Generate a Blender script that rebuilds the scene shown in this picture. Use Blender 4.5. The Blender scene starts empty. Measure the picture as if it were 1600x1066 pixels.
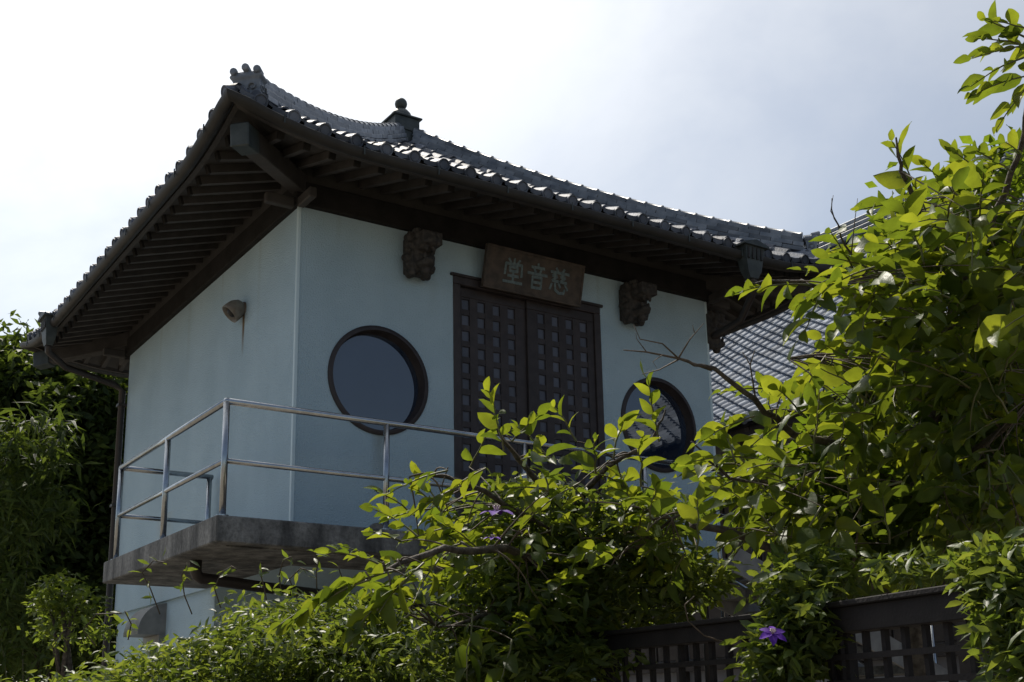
import bpy, bmesh, math, random
import numpy as np
from mathutils import Vector, Matrix
random.seed(7); rng = np.random.default_rng(7)
SC = bpy.context.scene
COL = SC.collection
# ------------------------------------------------------------------ camera
F, PX, PY = 1843.5213, 719.2139, 672.8007            # solved from the wall, rail and eave lines (pixels of 1600 x 1066)
YAW, PITCH, ROLL = 0.5556, 0.2429, -0.0087
CAMP = np.array([-4.9944, -11.4719, -1.873])
_f = np.array([math.sin(YAW)*math.cos(PITCH), math.cos(YAW)*math.cos(PITCH), math.sin(PITCH)])
_r0 = np.array([math.cos(YAW), -math.sin(YAW), 0.0]); _u0 = np.cross(_r0, _f)
_r = math.cos(ROLL)*_r0 + math.sin(ROLL)*_u0; _u = -math.sin(ROLL)*_r0 + math.cos(ROLL)*_u0
cd = bpy.data.cameras.new('camera'); cam = bpy.data.objects.new('camera', cd); COL.objects.link(cam)
cd.sensor_width = 36; cd.lens = F/1600*36; cd.shift_x = (800-PX)/1600; cd.shift_y = (PY-533)/1600
cd.clip_start = 0.05; cd.clip_end = 3000
cam.matrix_world = Matrix(((_r[0], _u[0], -_f[0], CAMP[0]), (_r[1], _u[1], -_f[1], CAMP[1]), (_r[2], _u[2], -_f[2], CAMP[2]), (0, 0, 0, 1)))
SC.camera = cam
def at(x, y, t):                                     # the point seen at pixel (x, y), t metres deep
    return CAMP + t*(_f + _r*(x-PX)/F - _u*(y-PY)/F)
# ------------------------------------------------------------------ light
SUN_AZ, SUN_EL = math.radians(5), math.radians(56)  # azimuth from +Y towards +X
SD = Vector((math.sin(SUN_AZ)*math.cos(SUN_EL), math.cos(SUN_AZ)*math.cos(SUN_EL), math.sin(SUN_EL)))
sl = bpy.data.lights.new('sun', 'SUN'); sl.energy = 3.8; sl.angle = math.radians(0.5); sl.color = (1, .93, .82)
so = bpy.data.objects.new('sun', sl); COL.objects.link(so); so.rotation_euler = SD.to_track_quat('Z', 'Y').to_euler(); so.location = (0, 20, 30)
W_ = bpy.data.worlds.new('World'); SC.world = W_; W_.use_nodes = True
nt = W_.node_tree; nt.nodes.clear()
def N(t, typ, **k):
    n = t.nodes.new(typ)
    for a, b in k.items(): setattr(n, a, b)
    return n
def build_world():
    L = nt.links.new
    out = N(nt, 'ShaderNodeOutputWorld'); bg = N(nt, 'ShaderNodeBackground'); bg.inputs['Strength'].default_value = 0.082
    sky = N(nt, 'ShaderNodeTexSky', sky_type='NISHITA', sun_disc=False); sky.sun_elevation = SUN_EL; sky.sun_rotation = SUN_AZ
    sky.air_density = 1.0; sky.dust_density = 0.6; sky.ozone_density = 1.6
    tc = N(nt, 'ShaderNodeTexCoord')
    sep = N(nt, 'ShaderNodeSeparateXYZ'); L(tc.outputs['Generated'], sep.inputs[0])
    zz = N(nt, 'ShaderNodeMath', operation='MAXIMUM'); L(sep.outputs['Z'], zz.inputs[0]); zz.inputs[1].default_value = 0.0
    za = N(nt, 'ShaderNodeMath', operation='ADD'); L(zz.outputs[0], za.inputs[0]); za.inputs[1].default_value = 0.3
    cmb = N(nt, 'ShaderNodeCombineXYZ')
    for i, ax in enumerate('XY'):
        d = N(nt, 'ShaderNodeMath', operation='DIVIDE'); L(sep.outputs[ax], d.inputs[0]); L(za.outputs[0], d.inputs[1]); L(d.outputs[0], cmb.inputs[i])
    mp = N(nt, 'ShaderNodeMapping'); mp.inputs['Rotation'].default_value = (0, 0, 0.5); mp.inputs['Scale'].default_value = (1.0, 0.62, 1); mp.inputs['Location'].default_value = (0.35, 0.2, 0)
    L(cmb.outputs[0], mp.inputs[0])
    n1 = N(nt, 'ShaderNodeTexNoise'); n1.inputs['Scale'].default_value = 2.3; n1.inputs['Detail'].default_value = 6; n1.inputs['Roughness'].default_value = .58; n1.inputs['Distortion'].default_value = .35
    L(mp.outputs[0], n1.inputs['Vector'])
    rp = N(nt, 'ShaderNodeMapRange'); rp.interpolation_type = 'SMOOTHSTEP'
    rp.inputs['From Min'].default_value = .30; rp.inputs['From Max'].default_value = .64; rp.inputs['To Min'].default_value = .66; rp.inputs['To Max'].default_value = .95
    L(n1.outputs[0], rp.inputs['Value'])
    nrm = N(nt, 'ShaderNodeVectorMath', operation='NORMALIZE'); L(tc.outputs['Generated'], nrm.inputs[0])
    dot = N(nt, 'ShaderNodeVectorMath', operation='DOT_PRODUCT'); L(nrm.outputs[0], dot.inputs[0]); dot.inputs[1].default_value = tuple(SD)
    h1 = N(nt, 'ShaderNodeMath', operation='MULTIPLY_ADD'); L(dot.outputs['Value'], h1.inputs[0]); h1.inputs[1].default_value = .5; h1.inputs[2].default_value = .5
    h2 = N(nt, 'ShaderNodeMath', operation='POWER'); L(h1.outputs[0], h2.inputs[0]); h2.inputs[1].default_value = 9.0     # thin cloud scatters forward
    h3 = N(nt, 'ShaderNodeMath', operation='MULTIPLY_ADD'); L(h2.outputs[0], h3.inputs[0]); h3.inputs[1].default_value = 17.0; h3.inputs[2].default_value = .6
    cc = N(nt, 'ShaderNodeVectorMath', operation='SCALE'); cc.inputs[0].default_value = (1.0, .965, .86); L(h3.outputs[0], cc.inputs['Scale'])
    tr = N(nt, 'ShaderNodeMath', operation='MULTIPLY_ADD'); L(rp.outputs[0], tr.inputs[0]); tr.inputs[1].default_value = -.32; tr.inputs[2].default_value = 1.0
    sk = N(nt, 'ShaderNodeVectorMath', operation='SCALE'); L(sky.outputs[0], sk.inputs[0]); L(tr.outputs[0], sk.inputs['Scale'])
    ad = N(nt, 'ShaderNodeMix', data_type='RGBA', blend_type='ADD'); L(rp.outputs[0], ad.inputs[0]); L(sk.outputs[0], ad.inputs[6]); L(cc.outputs[0], ad.inputs[7])   # thin veil: adds its glow to the sky behind
    L(ad.outputs[2], bg.inputs[0]); L(bg.outputs[0], out.inputs[0])
build_world()
SC.view_settings.view_transform = 'Standard'; SC.view_settings.look = 'None'; SC.view_settings.exposure = 0.33; SC.view_settings.gamma = 1
SC.cycles.max_bounces = 6; SC.cycles.diffuse_bounces = 3; SC.cycles.glossy_bounces = 3; SC.cycles.transmission_bounces = 3
# ------------------------------------------------------------------ materials
def mat(name, c1, c2=None, rough=.6, scale=4., bump=0., bscale=None, metal=0., spec=.5, stretch=(1, 1, 1), rand=0., coat=0., detail=6, ior=None, lo=.35, hi=.65):
    m = bpy.data.materials.new(name); m.use_nodes = True; t = m.node_tree; L = t.links.new
    p = t.nodes['Principled BSDF']; p.inputs['Roughness'].default_value = rough; p.inputs['Metallic'].default_value = metal
    p.inputs['Specular IOR Level'].default_value = spec; p.inputs['Coat Weight'].default_value = coat
    if ior: p.inputs['IOR'].default_value = ior
    c2 = c2 or c1
    g = N(t, 'ShaderNodeNewGeometry'); mp = N(t, 'ShaderNodeMapping'); mp.inputs['Scale'].default_value = stretch; L(g.outputs['Position'], mp.inputs[0])
    n = N(t, 'ShaderNodeTexNoise'); n.inputs['Scale'].default_value = scale; n.inputs['Detail'].default_value = detail; L(mp.outputs[0], n.inputs['Vector'])
    r = N(t, 'ShaderNodeMapRange'); r.inputs['From Min'].default_value = lo; r.inputs['From Max'].default_value = hi; L(n.outputs[0], r.inputs['Value'])
    x = N(t, 'ShaderNodeMix', data_type='RGBA'); L(r.outputs[0], x.inputs[0]); x.inputs[6].default_value = (*c1, 1); x.inputs[7].default_value = (*c2, 1)
    last = x.outputs[2]
    if rand:
        oi = N(t, 'ShaderNodeObjectInfo'); mr = N(t, 'ShaderNodeMapRange'); mr.inputs['To Min'].default_value = 1-rand; mr.inputs['To Max'].default_value = 1+rand
        at_ = N(t, 'ShaderNodeAttribute', attribute_name='var'); ad = N(t, 'ShaderNodeMath', operation='ADD'); L(oi.outputs['Random'], ad.inputs[0]); L(at_.outputs['Fac'], ad.inputs[1])
        fr = N(t, 'ShaderNodeMath', operation='FRACT'); L(ad.outputs[0], fr.inputs[0]); L(fr.outputs[0], mr.inputs['Value'])
        s = N(t, 'ShaderNodeVectorMath', operation='SCALE'); L(last, s.inputs[0]); L(mr.outputs[0], s.inputs['Scale']); last = s.outputs[0]
    L(last, p.inputs['Base Color'])
    if bump:
        b = N(t, 'ShaderNodeBump'); b.inputs['Strength'].default_value = bump; b.inputs['Distance'].default_value = .02
        n2 = N(t, 'ShaderNodeTexNoise'); n2.inputs['Scale'].default_value = bscale or scale*6; n2.inputs['Detail'].default_value = 5; L(mp.outputs[0], n2.inputs['Vector'])
        L(n2.outputs[0], b.inputs['Height']); L(b.outputs[0], p.inputs['Normal'])
    return m
M = {}
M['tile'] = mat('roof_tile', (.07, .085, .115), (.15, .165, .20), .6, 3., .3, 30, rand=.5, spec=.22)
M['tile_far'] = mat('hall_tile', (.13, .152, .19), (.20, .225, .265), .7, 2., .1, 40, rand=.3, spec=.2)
M['ridge'] = mat('ridge_tile', (.10, .12, .15), (.20, .22, .25), .42, 6., .2, 40, rand=.35)
M['wood'] = mat('dark_timber', (.042, .038, .036), (.062, .056, .053), .7, 5., .3, 60, stretch=(1, 1, 1), rand=.2)
M['highlight'] = mat('corner_highlight', (.62, .76, .82), None, .5)  # paler than the plaster: paints in the light caught by rounded wall corners
M['beam'] = mat('beam_timber', (.018, .017, .016), (.028, .026, .025), .9, 5., .3, 60, spec=.2)
M['tile_dark'] = mat('brown_tile', (.022, .018, .017), (.040, .034, .031), .9, 3., .1, 40, spec=.05)
M['soffit'] = mat('soffit_board', (.040, .037, .035), (.056, .052, .049), .8, 3., .2, 40)
M['door'] = mat('door_timber', (.032, .025, .026), (.050, .040, .041), .55, 8., .15, 60, rand=.15)
M['gutter'] = mat('dark_gutter', (.018, .017, .016), (.030, .028, .026), .6, 6., .05)
M['copper'] = mat('weathered_copper', (.030, .040, .042), (.055, .068, .07), .55, 9., .1)
M['steel'] = mat('stainless_steel', (.36, .38, .40), (.46, .48, .50), .24, 12., .03, metal=1.)
M['sheet'] = mat('grey_sheet_metal', (.20, .20, .20), (.28, .28, .27), .5, 6., .05, metal=.2)
M['pipe'] = mat('brown_pipe', (.026, .02, .018), (.035, .028, .026), .5, 5.)
M['glass'] = mat('window_glass', (.006, .013, .032), (.016, .030, .060), .015, 1., 0, spec=1., ior=1.72)
M['pane'] = mat('frosted_pane', (.07, .075, .10), (.10, .105, .135), .35, 3., 0, spec=.5, rand=.2)
M['carved'] = mat('carved_wood', (.028, .025, .023), (.066, .057, .051), .75, 18., .5, 70)
M['sign'] = mat('sign_board', (.050, .040, .034), (.100, .076, .060), .7, 9., .4, 50)
M['letter'] = mat('sign_letter', (.10, .14, .15), (.17, .22, .23), .75, 30., .2)
M['plate'] = mat('rust_plate', (.10, .06, .04), (.20, .16, .13), .6, 20., .2)
M['lampm'] = mat('lamp_shade', (.16, .13, .10), (.22, .20, .17), .5, 14., .1)
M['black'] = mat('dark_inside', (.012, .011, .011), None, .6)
M['fence'] = mat('fence_timber', (.009, .007, .008), (.014, .011, .012), .85, 10., .2, 60, rand=.2)
M['hallwood'] = mat('hall_board', (.035, .028, .026), (.06, .05, .046), .8, 4., .2, rand=.2)
M['hallwall'] = mat('hall_plaster', (.16, .155, .17), (.22, .215, .23), .85, 2., .1)
M['soil'] = mat('pale_gravel', (.15, .13, .10), (.22, .19, .15), .9, 2., .5, 12)
M['bark'] = mat('bark', (.045, .034, .026), (.12, .10, .08), .85, 22., .7, 60)
M['twig'] = mat('twig', (.06, .045, .03), (.12, .085, .055), .7, 20., .3, 60)
M['stem'] = mat('green_stem', (.08, .10, .03), (.14, .12, .05), .6, 20.)
M['bamboo'] = mat('bamboo_cane', (.04, .05, .02), (.07, .07, .03), .4, 8.)
M['petal'] = mat('purple_petal', (.055, .010, .19), (.11, .025, .30), .7, 40., rand=.2, spec=.2)
M['stamen'] = mat('stamen', (.45, .35, .40), (.6, .5, .45), .6, 60.)
def plaster():
    m = mat('wall_plaster', (.41, .545, .63), (.465, .605, .69), .9, 1.4, .8, 55, detail=10)
    t = m.node_tree; L = t.links.new; p = t.nodes['Principled BSDF']; src = p.inputs['Base Color'].links[0].from_socket
    g = N(t, 'ShaderNodeNewGeometry'); s = N(t, 'ShaderNodeSeparateXYZ'); L(g.outputs['Position'], s.inputs[0])
    nz = N(t, 'ShaderNodeTexNoise'); nz.inputs['Scale'].default_value = 9; mpp = N(t, 'ShaderNodeMapping'); mpp.inputs['Scale'].default_value = (1, 1, .25); L(g.outputs['Position'], mpp.inputs[0]); L(mpp.outputs[0], nz.inputs['Vector'])
    def streak(src, ax, c, w, ztop, zlen, col, amt, other, ov):
        a = N(t, 'ShaderNodeMath', operation='SUBTRACT'); L(s.outputs[ax], a.inputs[0]); a.inputs[1].default_value = c
        b = N(t, 'ShaderNodeMath', operation='ABSOLUTE'); L(a.outputs[0], b.inputs[0])
        w1 = N(t, 'ShaderNodeMapRange', interpolation_type='SMOOTHSTEP'); w1.inputs['From Min'].default_value = 0; w1.inputs['From Max'].default_value = w; w1.inputs['To Min'].default_value = 1; w1.inputs['To Max'].default_value = 0; L(b.outputs[0], w1.inputs['Value'])
        z1 = N(t, 'ShaderNodeMapRange'); z1.inputs['From Min'].default_value = ztop-zlen; z1.inputs['From Max'].default_value = ztop; L(s.outputs['Z'], z1.inputs['Value'])
        z2 = N(t, 'ShaderNodeMath', operation='LESS_THAN'); L(s.outputs['Z'], z2.inputs[0]); z2.inputs[1].default_value = ztop+.05
        o = N(t, 'ShaderNodeMath', operation='LESS_THAN'); L(s.outputs[other], o.inputs[0]); o.inputs[1].default_value = ov
        q = None
        for x in (w1.outputs[0], z1.outputs[0], z2.outputs[0], o.outputs[0], nz.outputs[0]):
            if q is None: q = x; continue
            k = N(t, 'ShaderNodeMath', operation='MULTIPLY'); L(q, k.inputs[0]); L(x, k.inputs[1]); q = k.outputs[0]
        k = N(t, 'ShaderNodeMath', operation='MULTIPLY', use_clamp=True); L(q, k.inputs[0]); k.inputs[1].default_value = amt
        mx = N(t, 'ShaderNodeMix', data_type='RGBA'); L(k.outputs[0], mx.inputs[0]); L(src, mx.inputs[6]); mx.inputs[7].default_value = (*col, 1)
        return mx.outputs[2]
    src = streak(src, 'Y', 1.60, .06, 3.02, .55, (.16, .11, .06), 2.6, 'X', .02)
    src = streak(src, 'X', 1.06, .16, 1.3, 1.0, (.22, .22, .18), 1.0, 'Y', .02)
    src = streak(src, 'X', 5.05, .12, 1.4, 1.0, (.25, .25, .2), .8, 'Y', .02)
    for i_ in range(9): src = streak(src, 'XY'[i_ % 2], .5+i_*.63, .05+.03*(i_ % 3), 3.85, .5+.35*(i_*7 % 4), (.30, .36, .36), .55, 'YX'[i_ % 2], .02)
    src = streak(src, 'Y', 4.3, .5, .9, 1.5, (.42, .42, .36), .8, 'X', .1)
    L(src, p.inputs['Base Color'])
    return m
M['plaster'] = plaster()
def concrete():
    m = mat('weathered_concrete', (.065, .066, .066), (.24, .238, .23), .85, 5., .4, 40, stretch=(1, 1, .28), lo=.36, hi=.66, detail=10)
    t = m.node_tree; L = t.links.new; p = t.nodes['Principled BSDF']; src = p.inputs['Base Color'].links[0].from_socket
    g = N(t, 'ShaderNodeNewGeometry'); n = N(t, 'ShaderNodeTexNoise'); n.inputs['Scale'].default_value = 26; n.inputs['Detail'].default_value = 8; n.inputs['Roughness'].default_value = .7; L(g.outputs['Position'], n.inputs['Vector'])
    r = N(t, 'ShaderNodeMapRange'); r.inputs['From Min'].default_value = .35; r.inputs['From Max'].default_value = .62; r.inputs['To Min'].default_value = .6; r.inputs['To Max'].default_value = 1.2; L(n.outputs[0], r.inputs['Value'])
    s_ = N(t, 'ShaderNodeVectorMath', operation='SCALE'); L(src, s_.inputs[0]); L(r.outputs[0], s_.inputs['Scale']); L(s_.outputs[0], p.inputs['Base Color'])
    return m
M['concrete'] = concrete()
def leafmat(name, cols, trans, tf=.45, rough=.32, spec=.5):
    m = bpy.data.materials.new(name); m.use_nodes = True; t = m.node_tree; L = t.links.new
    p = t.nodes['Principled BSDF']; p.inputs['Roughness'].default_value = rough; p.inputs['Specular IOR Level'].default_value = spec
    oi = N(t, 'ShaderNodeObjectInfo'); a = N(t, 'ShaderNodeAttribute', attribute_name='var'); ad = N(t, 'ShaderNodeMath', operation='ADD'); L(oi.outputs['Random'], ad.inputs[0]); L(a.outputs['Fac'], ad.inputs[1])
    fr = N(t, 'ShaderNodeMath', operation='FRACT'); L(ad.outputs[0], fr.inputs[0])
    def ramp(cs):
        r = N(t, 'ShaderNodeValToRGB'); e = r.color_ramp.elements
        while len(e) < len(cs): e.new(.5)
        for i, c in enumerate(cs): e[i].position = i/(len(cs)-1); e[i].color = (*c, 1)
        L(fr.outputs[0], r.inputs[0]); return r
    g = N(t, 'ShaderNodeNewGeometry'); n = N(t, 'ShaderNodeTexNoise'); n.inputs['Scale'].default_value = 14; n.inputs['Detail'].default_value = 4; L(g.outputs['Position'], n.inputs['Vector'])
    mr = N(t, 'ShaderNodeMapRange'); mr.inputs['From Min'].default_value = .3; mr.inputs['From Max'].default_value = .7; mr.inputs['To Min'].default_value = .8; mr.inputs['To Max'].default_value = 1.2; L(n.outputs[0], mr.inputs['Value'])
    def var(sock):
        s = N(t, 'ShaderNodeVectorMath', operation='SCALE'); L(sock, s.inputs[0]); L(mr.outputs[0], s.inputs['Scale']); return s.outputs[0]
    L(var(ramp(cols).outputs[0]), p.inputs['Base Color'])
    b = N(t, 'ShaderNodeBump'); b.inputs['Strength'].default_value = .25; b.inputs['Distance'].default_value = .01
    n2 = N(t, 'ShaderNodeTexNoise'); n2.inputs['Scale'].default_value = 45; L(g.outputs['Position'], n2.inputs['Vector']); L(n2.outputs[0], b.inputs['Height']); L(b.outputs[0], p.inputs['Normal'])
    tr = N(t, 'ShaderNodeBsdfTranslucent'); L(var(ramp(trans).outputs[0]), tr.inputs[0])
    mx = N(t, 'ShaderNodeMixShader'); mx.inputs[0].default_value = tf; L(p.outputs[0], mx.inputs[1]); L(tr.outputs[0], mx.inputs[2])
    L(mx.outputs[0], t.nodes['Material Output'].inputs[0]); return m
M['leaf'] = leafmat('broad_leaf', [(.035, .062, .015), (.055, .09, .019), (.07, .108, .024), (.043, .072, .017)], [(.13, .185, .014), (.215, .27, .016), (.35, .385, .022), (.155, .22, .014)], .5, .42, .25)
M['small'] = leafmat('small_leaf', [(.035, .06, .018), (.06, .09, .025), (.08, .11, .03)], [(.15, .22, .02), (.24, .31, .03), (.34, .39, .04)], .4, .45, .35)
M['inner'] = leafmat('inner_leaf', [(.035, .06, .014), (.055, .088, .018)], [(.16, .24, .014), (.25, .34, .016)], .5, .5, .2)
M['back'] = leafmat('tree_leaf', [(.022, .038, .011), (.036, .058, .015), (.05, .075, .02)], [(.08, .125, .015), (.13, .185, .02), (.18, .235, .028)], .38, .6, .25)
M['bright'] = leafmat('bright_leaf', [(.05, .08, .015), (.07, .10, .02)], [(.18, .26, .02), (.28, .34, .03)], .45, .45, .4)
# ------------------------------------------------------------------ builders
WORLD = {}
def link(o, parent=None, mtx=None):
    COL.objects.link(o)
    m = mtx.copy() if mtx is not None else Matrix.Identity(4)
    if parent is not None:
        o.parent = parent; o.matrix_parent_inverse = WORLD[parent.name].inverted()
    o.matrix_basis = m; WORLD[o.name] = m
    return o
def tag(o, label=None, cat=None, group=None, kind=None):
    if label: o['label'] = label
    if cat: o['category'] = cat
    if group: o['group'] = group
    if kind: o['kind'] = kind
    return o
def thing(name, loc, label, cat, group=None):
    return tag(link(bpy.data.objects.new(name, None), None, Matrix.Translation(Vector(loc))), label, cat, group)
def inst(name, mesh, parent, mtx): return link(bpy.data.objects.new(name, mesh), parent, mtx)
def frame(o, x, y, z):
    m = Matrix.Identity(4)
    for i, v in enumerate((x, y, z)):
        for k in range(3): m[k][i] = v[k]
    for k in range(3): m[k][3] = o[k]
    return m
class MB:
    def __init__(s): s.v = []; s.f = []
    def add(s, V, Fc):
        b = len(s.v); s.v += [tuple(map(float, q)) for q in V]; s.f += [tuple(b+i for i in q) for q in Fc]; return s
    def box(s, lo, hi, m=None):
        V = [Vector((x, y, z)) for z in (lo[2], hi[2]) for y in (lo[1], hi[1]) for x in (lo[0], hi[0])]
        if m is not None: V = [m @ v for v in V]
        return s.add(V, [(0, 2, 3, 1), (4, 5, 7, 6), (0, 1, 5, 4), (2, 6, 7, 3), (0, 4, 6, 2), (1, 3, 7, 5)])
    def tube(s, pts, rad, n=8, cap=True):
        pts = [Vector(p) for p in pts]; k = len(pts)
        if not hasattr(rad, '__len__'): rad = [rad]*k
        up = None; V = []
        for i in range(k):
            d = (pts[min(i+1, k-1)]-pts[max(i-1, 0)]).normalized()
            if up is None: up = d.orthogonal().normalized()
            up = (up-d*up.dot(d)); up = up.normalized() if up.length > 1e-6 else d.orthogonal().normalized()
            w = d.cross(up)
            for j in range(n):
                a = 2*math.pi*j/n; V.append(pts[i]+(up*math.cos(a)+w*math.sin(a))*rad[i])
        Fc = [(i*n+j, i*n+(j+1) % n, (i+1)*n+(j+1) % n, (i+1)*n+j) for i in range(k-1) for j in range(n)]
        if cap: Fc += [tuple(range(n-1, -1, -1)), tuple((k-1)*n+j for j in range(n))]
        return s.add(V, Fc)
    def lathe(s, prof, n=24, m=None):
        V = []; k = len(prof)
        for r, z in prof:
            for j in range(n):
                a = 2*math.pi*j/n; V.append(Vector((r*math.cos(a), r*math.sin(a), z)))
        if m is not None: V = [m @ v for v in V]
        Fc = [(i*n+j, i*n+(j+1) % n, (i+1)*n+(j+1) % n, (i+1)*n+j) for i in range(k-1) for j in range(n)]
        Fc += [tuple(range(n-1, -1, -1)), tuple((k-1)*n+j for j in range(n))]
        return s.add(V, Fc)
    def mesh(s, name, material, smooth=False, bevel=0):
        me = bpy.data.meshes.new(name); me.from_pydata(s.v, [], s.f); 
        if bevel:
            bm = bmesh.new(); bm.from_mesh(me); bmesh.ops.bevel(bm, geom=bm.edges[:], offset=bevel, segments=1, affect='EDGES', clamp_overlap=True); bm.to_mesh(me); bm.free()
        me.materials.append(M[material]); me.update()
        if smooth: me.shade_smooth()
        return me
    def build(s, name, material, parent=None, smooth=False, bevel=0, mtx=None):
        return link(bpy.data.objects.new(name, s.mesh(name, material, smooth, bevel)), parent, mtx)
def auto(me, deg=40):
    me.shade_smooth()
    bm = bmesh.new(); bm.from_mesh(me)
    for e in bm.edges:
        if len(e.link_faces) == 2 and e.calc_face_angle(0) > math.radians(deg): e.smooth = False
    bm.to_mesh(me); bm.free()
def joined(name, V, Fc, Ms, material, parent=None, smooth=True, var=None):   # V (k,3) template, Ms (n,3,4)
    V = np.asarray(V, float); Ms = np.asarray(Ms, float); n = len(Ms); k = len(V)
    P = np.einsum('nij,kj->nki', Ms[:, :, :3], V)+Ms[:, None, :, 3]
    allf = []
    for f in Fc: allf.append(np.asarray(f)[None, :]+np.arange(n)[:, None]*k)
    me = bpy.data.meshes.new(name)
    faces = [tuple(r) for a in allf for r in a.tolist()]
    me.from_pydata(P.reshape(-1, 3).tolist(), [], faces)
    vv = rng.random(n) if var is None else var
    at_ = me.attributes.new('var', 'FLOAT', 'POINT'); at_.data.foreach_set('value', np.repeat(vv, k).astype(np.float32))
    me.materials.append(M[material])
    if smooth: me.shade_smooth()
    return link(bpy.data.objects.new(name, me), parent)
V3 = Vector
# ------------------------------------------------------------------ ground
GZ = -3.4
g = MB(); g.add([(-1500, -1500, GZ), (1500, -1500, GZ), (1500, 1500, GZ), (-1500, 1500, GZ)], [(0, 1, 2, 3)])
tag(g.build('ground', 'soil'), kind='structure')
# ------------------------------------------------------------------ the white hall on the balcony
W, D, H, OV = 6.2, 6.5, 3.84, 1.3
B = thing('temple_building', (W/2, D/2, GZ), 'white plastered temple building with curved dark tiled roof and round windows', 'building')
SIDES = [((-OV, -OV), (1, 0), (0, 1), W+2*OV, D/2+OV), ((W+OV, -OV), (0, 1), (-1, 0), D+2*OV, W/2+OV),
         ((W+OV, D+OV), (-1, 0), (0, -1), W+2*OV, D/2+OV), ((-OV, D+OV), (0, -1), (1, 0), D+2*OV, W/2+OV)]
def lift(s, a, q):
    L = SIDES[s][3]; m = min(a-q*L/2, L-q*L/2-a)
    return .25*max(0, 1-max(m, 0)/1.55)**2*max(0, 1-q)**2
def plan(s, a, d, z):
    o, al, inn = SIDES[s][:3]
    return V3((o[0]+al[0]*a+inn[0]*d, o[1]+al[1]*a+inn[1]*d, z))
def surf(s, a, q):
    return plan(s, a, q*SIDES[s][4], 4.045+2.16*q+.76*q*q+lift(s, a, q))
def walls():
    R0, ZC, XW = .60, 1.93, (1.04, 5.22); DX0, DX1, DZ1 = 2.04, 4.29, 3.40
    bm = bmesh.new()
    def loop(pts):
        vs = [bm.verts.new(p) for p in pts]
        return [bm.edges.new((vs[i], vs[(i+1) % len(vs)])) for i in range(len(vs))]
    ed = loop([(0, 0, -.25), (DX0, 0, -.25), (DX0, 0, DZ1), (DX1, 0, DZ1), (DX1, 0, -.25), (W, 0, -.25), (W, 0, H+.1), (0, 0, H+.1)])
    for xc in XW: ed += loop([(xc+R0*math.cos(2*math.pi*i/64), 0, ZC+R0*math.sin(2*math.pi*i/64)) for i in range(64)])
    bmesh.ops.triangle_fill(bm, use_beauty=True, use_dissolve=False, edges=ed, normal=(0, -1, 0))
    for f in [f for f in bm.faces]:
        c = f.calc_center_median()
        if any((c.x-x)**2+(c.z-ZC)**2 < (R0-.02)**2 and len([1 for v in f.verts if (v.co.x-x)**2+(v.co.z-ZC)**2 < (R0+.01)**2]) == 3 for x in XW): bm.faces.remove(f)
        elif DX0 < c.x < DX1 and c.z < DZ1 and all(DX0-.01 <= v.co.x <= DX1+.01 for v in f.verts): bm.faces.remove(f)
    def quad(pts): bm.faces.new([bm.verts.new(p) for p in pts])
    Z0, Z1 = -.25, H+.1
    quad([(0, D, Z0), (0, 0, Z0), (0, 0, Z1), (0, D, Z1)]); quad([(W, 0, Z0), (W, D, Z0), (W, D, Z1), (W, 0, Z1)])
    quad([(W, D, Z0), (0, D, Z0), (0, D, Z1), (W, D, Z1)]); quad([(0, 0, Z0), (0, D, Z0), (W, D, Z0), (W, 0, Z0)]); quad([(0, 0, Z1), (W, 0, Z1), (W, D, Z1), (0, D, Z1)])
    bmesh.ops.recalc_face_normals(bm, faces=bm.faces)
    me = bpy.data.meshes.new('wall'); bm.to_mesh(me); bm.free(); me.materials.append(M['plaster'])
    link(bpy.data.objects.new('wall', me), B)
    MB().box((-.012, -.012, -.25), (.03, .03, H)).build('corner_highlight', 'highlight', B, bevel=.006)  # thin strip added to carry the painted highlight up the corner
    MB().box((W-.03, -.010, -.25), (W+.010, .03, H)).build('corner_highlight', 'highlight', B, bevel=.006)
    MB().box((.045, 2.33, GZ), (W-.04, D-.04, -.012)).build('lower_wall', 'plaster', B)
    for xc in XW:                                            # round windows
        w = MB(); n = 64; prof = [(.630, -.030), (.645, -.018), (.645, .0), (.60, .002), (.60, .13), (.572, .13), (.572, .085), (.588, .06), (.592, -.030)]
        V = []; 
        for r, y in prof:
            for j in range(n): V.append((xc+r*math.cos(2*math.pi*j/n), y, ZC+r*math.sin(2*math.pi*j/n)))
        k = len(prof); w.add(V, [(i*n+j, ((i+1) % k)*n+j, ((i+1) % k)*n+(j+1) % n, i*n+(j+1) % n) for i in range(k) for j in range(n)])
        fr = w.build('round_window', 'door', B); auto(fr.data)
        pn = MB(); pn.add([(xc+.582*math.cos(2*math.pi*j/n), .100, ZC+.582*math.sin(2*math.pi*j/n)) for j in range(n)], [tuple(range(n))]); pn.build('pane', 'glass', fr)
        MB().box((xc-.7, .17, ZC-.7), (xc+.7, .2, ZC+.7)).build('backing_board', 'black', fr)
    dr = MB().box((DX0, -.02, DZ1-.10), (DX1, .10, DZ1)).box((DX0, -.02, -.02), (DX0+.10, .10, DZ1-.10)).box((DX1-.10, -.02, -.02), (DX1, .10, DZ1-.10)).build('door_frame', 'door', B, bevel=.008)
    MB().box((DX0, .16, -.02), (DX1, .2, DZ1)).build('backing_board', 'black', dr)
    MB().box((DX0-.04, -.035, DZ1), (DX1+.04, .03, DZ1+.035)).build('lintel', 'door', dr, bevel=.006)
    pm = MB().box((-.065, 0, -.085), (.065, .008, .085)).mesh('pane', 'pane')
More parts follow.
